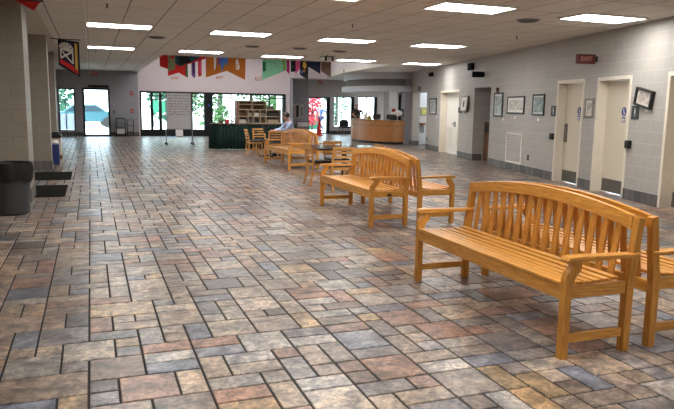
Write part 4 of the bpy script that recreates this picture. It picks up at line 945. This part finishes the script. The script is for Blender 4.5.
# ------------------------------------------------------------------ people
def skin_obj(name, verts, edges, radii, mat, parent, sub=1, root=0, loc=None):
    me = bpy.data.meshes.new(name); me.from_pydata(verts, edges, []); me.update(); me.materials.append(mat)
    o = bpy.data.objects.new(name, me); C.objects.link(o); o.parent = parent
    sm = o.modifiers.new('skin', 'SKIN'); sm.use_smooth_shade = True
    for i, r in enumerate(radii):
        sv = me.skin_vertices[0].data[i]; sv.radius = (r[0], r[1]) if isinstance(r, tuple) else (r, r); sv.use_root = (i == root)
    if sub: s2 = o.modifiers.new('smooth', 'SUBSURF'); s2.levels = sub; s2.render_levels = sub
    return o
def person(label, J, fwd, shirt, pants, hair, sleeve='long', loc=(0, 0, 0)):
    """J: joints (world-relative). fwd: facing direction"""
    t = thing('person', label, 'person', loc)
    J = {k: Vector(v) for k, v in J.items()}; f = Vector(fwd).normalized(); side = f.cross(Vector((0, 0, 1))).normalized()   # right hand side
    V = []; E = []; R = []
    def add(p, r, par=None):
        V.append(tuple(p)); R.append(r); i = len(V) - 1
        if par is not None: E.append((par, i))
        return i
    pel = add(J['pelvis'], (.13, .10)); mid = add(J['pelvis'].lerp(J['chest'], .5), (.125, .095), pel); chest = add(J['chest'], (.15, .105), mid)
    nb = add(J['neck'], .06, chest); nk = add(J['neck'].lerp(J['head'], .4), .05, nb); hd = add(J['head'] - Vector((0, 0, .02)), (.074, .088), nk); top = add(J['head'] + Vector((0, 0, .06)) - f * .01, (.07, .08), hd)
    add(J['head'] + f * .09 - Vector((0, 0, .02)), .014, hd)       # nose
    for s in (-1, 1): add(J['head'] + side * s * .082 - Vector((0, 0, .02)), .014, hd)
    for s, k in ((-1, 'L'), (1, 'R')):
        sh = add(J['sh' + k], .056, chest); el = add(J['el' + k], .042, sh); wr = add(J['wr' + k], .028, el)
        d = (J['wr' + k] - J['el' + k]).normalized(); hd_ = J['hd' + k].normalized() if ('hd' + k) in J else d
        pl = add(J['wr' + k] + hd_ * .06, (.03, .02), wr)
        up = Vector((0, 0, 1)); q = hd_.cross(up); q = (q if q.length > .3 else side).normalized(); dn = hd_.cross(q).normalized()
        for i, L in enumerate((.065, .075, .07, .055)):
            b0 = add(J['wr' + k] + hd_ * .09 + q * (.027 - .018 * i), .009, pl); b1 = add(V and Vector(V[b0]) + hd_ * L * .5 + dn * .008 * s, .0085, b0); add(Vector(V[b1]) + hd_ * L * .4 + dn * .02 * s, .007, b1)
        th = add(J['wr' + k] + hd_ * .045 + q * .04, .010, pl); add(Vector(V[th]) + hd_ * .04 + q * .012, .008, th)
        hp = add(J['hip' + k], .092, pel); kn = add(J['kn' + k], .058, hp); an = add(J['an' + k], .038, kn); add(J['an' + k] + J['toe' + k] * .16 + Vector((0, 0, -.04)), .03, an)
    skin_obj('body', V, E, R, SKIN, t)
    # clothing shells
    e = .014; v = []; ed = []; r = []
    def A(p, rr, par=None):
        v.append(tuple(p)); r.append(rr); i = len(v) - 1
        if par is not None: ed.append((par, i))
        return i
    a = A(J['pelvis'] + Vector((0, 0, -.03)), (.15, .118)); b = A(J['pelvis'].lerp(J['chest'], .5), (.145, .112), a); c = A(J['chest'], (.165, .122), b); A(J['chest'].lerp(J['neck'], .75), (.085, .075), c)
    for k in 'LR':
        s1 = A(J['sh' + k], .074, c); e1 = A(J['el' + k] if sleeve == 'long' else J['sh' + k].lerp(J['el' + k], .75), .056, s1)
        if sleeve == 'long': A(J['el' + k].lerp(J['wr' + k], .92), .04, e1)
    skin_obj('shirt', v, ed, r, shirt, t)
    v.clear(); ed.clear(); r.clear(); v = []; ed = []; r = []
    def A2(p, rr, par=None):
        v.append(tuple(p)); r.append(rr); i = len(v) - 1
        if par is not None: ed.append((par, i))
        return i
    a = A2(J['pelvis'], (.145, .115))
    for k in 'LR':
        h = A2(J['hip' + k], .105, a); kn = A2(J['kn' + k], .074, h); A2(J['kn' + k].lerp(J['an' + k], .93), .055, kn)
    skin_obj('trousers', v, ed, r, pants, t)
    for k in 'LR':
        p = J['an' + k]; d = J['toe' + k]
        m = MB(); m.ball((p.x + d.x * .07, p.y + d.y * .07, p.z - .035), .05, sc=(1 + 1.6 * abs(d.x), 1 + 1.6 * abs(d.y), .8)); m.build('shoe', SHOE, t, smooth=True)
    m = MB(); h = J['head'] - f * .032 + Vector((0, 0, .025)); m.ball(h, .108, sc=(.92 if abs(f.x) < .5 else 1.02, .92 if abs(f.y) < .5 else 1.02, .92)); m.build('hair', hair, t, smooth=True)
    m = MB()
    for s in (-1, 1): c_ = J['head'] + f * .078 + side * s * .03 + Vector((0, 0, .005)); m.ball(c_, .010)
    m.build('eyes', BLACK, t)
    m = MB(); c_ = J['head'] + f * .08 - Vector((0, 0, .065)); m.ball(c_, .016, sc=(.5 + abs(side.x), .5 + abs(side.y), .3)); m.build('mouth', REDD, t)
    return t
# man with laptop, facing -x, seated at (5.66, 19.35)
person('seated man in a light blue shirt leaning over a laptop', dict(
    pelvis=(0, 0, .56), chest=(-.10, 0, .92), neck=(-.15, 0, 1.09), head=(-.22, 0, 1.22),
    shL=(-.12, -.19, 1.0), elL=(-.26, -.24, .82), wrL=(-.50, -.17, .775), hdL=(-1, .1, -.05), shR=(-.12, .19, 1.0), elR=(-.26, .24, .82), wrR=(-.50, .14, .775), hdR=(-1, -.1, -.05),
    hipL=(-.03, -.10, .55), knL=(-.43, -.13, .54), anL=(-.42, -.13, .09), toeL=(-1, 0, 0), hipR=(-.03, .10, .55), knR=(-.43, .13, .54), anR=(-.36, .13, .09), toeR=(-1, 0, 0)),
    (-1, 0, -.15), SHIRTB, TROUS, HAIRD, loc=(5.76, 19.35, 0)).scale = (1.08, 1.2, 1)
# standing man behind the desk
person('standing man with grey hair in a dark shirt behind the reception desk', dict(
    pelvis=(0, 0, .92), chest=(-.03, -.02, 1.27), neck=(-.05, -.05, 1.46), head=(-.08, -.09, 1.585),
    shL=(.17, -.08, 1.37), elL=(.22, -.20, 1.12), wrL=(.06, -.36, 1.05), hdL=(-.8, -.4, 0), shR=(-.2, .02, 1.37), elR=(-.28, -.12, 1.12), wrR=(-.15, -.33, 1.05), hdR=(.3, -.6, 0),
    hipL=(.09, 0, .9), knL=(.1, 0, .5), anL=(.1, .02, .08), toeL=(-.3, -.9, 0), hipR=(-.09, 0, .9), knR=(-.1, 0, .5), anR=(-.11, .02, .08), toeR=(-.3, -.9, 0)),
    (-.35, -.9, -.3), SHIRTN, TROUS, HAIRW, 'short', loc=(12.25, 30.0, 0))
# walker outside
person('person in a pale blue shirt and jeans walking outside the open glass door', dict(
    pelvis=(0, 0, .88), chest=(-.02, 0, 1.24), neck=(-.05, 0, 1.42), head=(-.09, 0, 1.55),
    shL=(.12, -.14, 1.33), elL=(.28, -.16, 1.1), wrL=(.42, -.16, .88), hdL=(.6, 0, -.8), shR=(-.16, .14, 1.33), elR=(-.26, .16, 1.07), wrR=(-.3, .16, .84), hdR=(-.1, 0, -1),
    hipL=(.05, -.09, .86), knL=(-.16, -.10, .50), anL=(-.30, -.10, .10), toeL=(-.9, 0, .1), hipR=(-.05, .09, .86), knR=(-.02, .10, .46), anR=(.22, .10, .13), toeR=(-.9, 0, -.3)),
    (-1, -.3, 0), SHIRTP, JEANS, REDD, 'short', loc=(13.05, 37.8, 0))

# ------------------------------------------------------------------ outside
m = MB(); m.prism([(-40, 32.86), (9.49, 32.86), (9.49, 35.25), (70, 35.25), (70, 130), (-40, 130)], -.12, -.015, 'z'); o = m.build('pavement', PAVE); st(o)
def tree(x, y, h, r, label, lm, n=520, trunk=.16, zc=.68):
    t = thing('tree', label, 'tree', (x, y, -.015), 0, 'trees outside the windows')
    m = MB(); m.tube([(0, 0, 0), (.05, .02, h * .4), (-.04, 0, h * .8)], [trunk, trunk * .8, trunk * .4], 10); m.build('trunk', BARK, t, smooth=True)
    m = MB(); rnd = random.Random(int(x * 10 + y))
    for k in range(n):
        while True:
            p = Vector((rnd.uniform(-1, 1), rnd.uniform(-1, 1), rnd.uniform(-1, 1)))
            if .3 < p.length < 1: break
        p = Vector((p.x * r, p.y * r, p.z * h * (1 - zc) + h * zc)); d = Vector((rnd.uniform(-1, 1), rnd.uniform(-1, 1), rnd.uniform(-1, 1))).normalized(); u = d.cross(Vector((0, 0, 1))).normalized()
        s = rnd.uniform(.12, .26) * r / 1.6; w = d.cross(u)
        m.add([p - u * s, p - w * s * .6, p + u * s, p + w * s * .6], [(0, 1, 2, 3)])
    m.build('foliage', lm, t); return t
tree(6.6, 40.0, 4.6, 1.0, 'leafy green tree outside, left of the sorter', LEAF, n=700, zc=.5)
tree(9.3, 40.4, 4.4, .9, 'slender green tree outside, behind the sorter', LEAF, n=600, trunk=.13, zc=.5)
tree(8.0, 43.6, 7.0, 1.6, 'dark trunked tree outside between the two slender trees', LEAF2, trunk=.2)
tree(11.6, 43.0, 5.0, 1.4, 'green tree outside at the right end of the entry glass', LEAF, trunk=.16, n=700, zc=.52)
tree(5.6, 50.0, 6.4, 2.0, 'teal green tree outside the entry doors', LEAF2, n=800, zc=.5)
tree(-2.8, 50.0, 5.4, 1.8, 'green tree outside the far left window', LEAF2, n=800, zc=.5)
tree(19.3, 52.0, 5.0, 1.3, 'pale green tree outside the window by the black armchair', LEAF2, n=260, zc=.5)
tree(13.75, 41.6, 3.0, .62, 'red blossoming shrub outside the open glass door', LEAFR, n=1500, trunk=.08, zc=.54)
for k, (x, y, r_, h_) in enumerate(((7.0, 37.6, .5, 1.5), (8.3, 38.4, .5, 1.8), (9.2, 37.0, .4, 1.3), (10.1, 38.0, .6, 1.9))):
    t = thing('garden_bush', ['leftmost', 'second', 'third', 'rightmost'][k] + ' of four green bushes outside the entry glass behind the sorter', 'bush', (x, y, -.015), 0, 'bushes outside the entry glass')
    rnd = random.Random(k + 40); m = MB(); m.tube([(0, 0, 0), (0, 0, h_ * .5)], .05, 6); m.build('stem', BARK, t); m = MB()
    for q in range(420):
        a = rnd.uniform(0, 2 * PI); u = rnd.uniform(0, 1) ** .5 * r_; z = rnd.uniform(.1, h_) ; k2 = math.sin(PI * min(1, z / h_)) ** .4
        p = Vector((u * k2 * math.cos(a), u * k2 * math.sin(a), z)); d = Vector((rnd.uniform(-1, 1), rnd.uniform(-1, 1), rnd.uniform(-1, 1))).normalized(); uu = d.cross(Vector((0, 0, 1))).normalized(); ww = d.cross(uu); s5 = rnd.uniform(.06, .12)
        m.add([p - uu * s5, p - ww * s5 * .6, p + uu * s5, p + ww * s5 * .6], [(0, 1, 2, 3)])
    m.build('foliage', LEAF, t)
m = MB(); m.box(0, 1.5, -.4, .4, -.015, 1.0); o = m.build('hedge', GRASS, loc=(13.2, 43.4, 0)); tag(o, 'clipped green hedge outside the open glass door', 'hedge')
t = thing('green_barrier', 'teal green canvas barrier outside the entry doors', 'barrier', (3.9, 46, -.015))
m = MB(); m.box(0, 1.3, -.05, .05, .95, 1.75); m.build('canvas', plain('teal_canvas', (34, 110, 84), .8), t)
for x in (.05, 1.25): m = MB(); m.box(x - .03, x + .03, -.03, .03, 0, .95); m.build('post', BLACKM, t)
# parked car
t = thing('parked_car', 'teal car parked outside the far left glass door', 'car', (-.4, 44.5, 0), math.radians(4))
body = [(-2.1, .35), (-2.1, .75), (-1.9, .9), (-1.2, .98), (-.7, 1.38), (.7, 1.42), (1.3, 1.0), (2.05, .88), (2.15, .6), (2.1, .35)]
MB().prism(body, -.8, .8, 'y').build('body', CARP, t, bevel=.05)
MB().prism([(-1.05, .98), (-.62, 1.32), (.62, 1.35), (1.12, 1.0)], -.82, .82, 'y').build('side_window', CARG, t)
for x in (-1.35, 1.35):
    for y in (-.78, .78):
        m = MB(); m.prism([(x + .33 * math.cos(a * PI / 10), .33 + .33 * math.sin(a * PI / 10)) for a in range(20)], y - .1, y + .1, 'y'); m.build('wheel', BLACK, t)
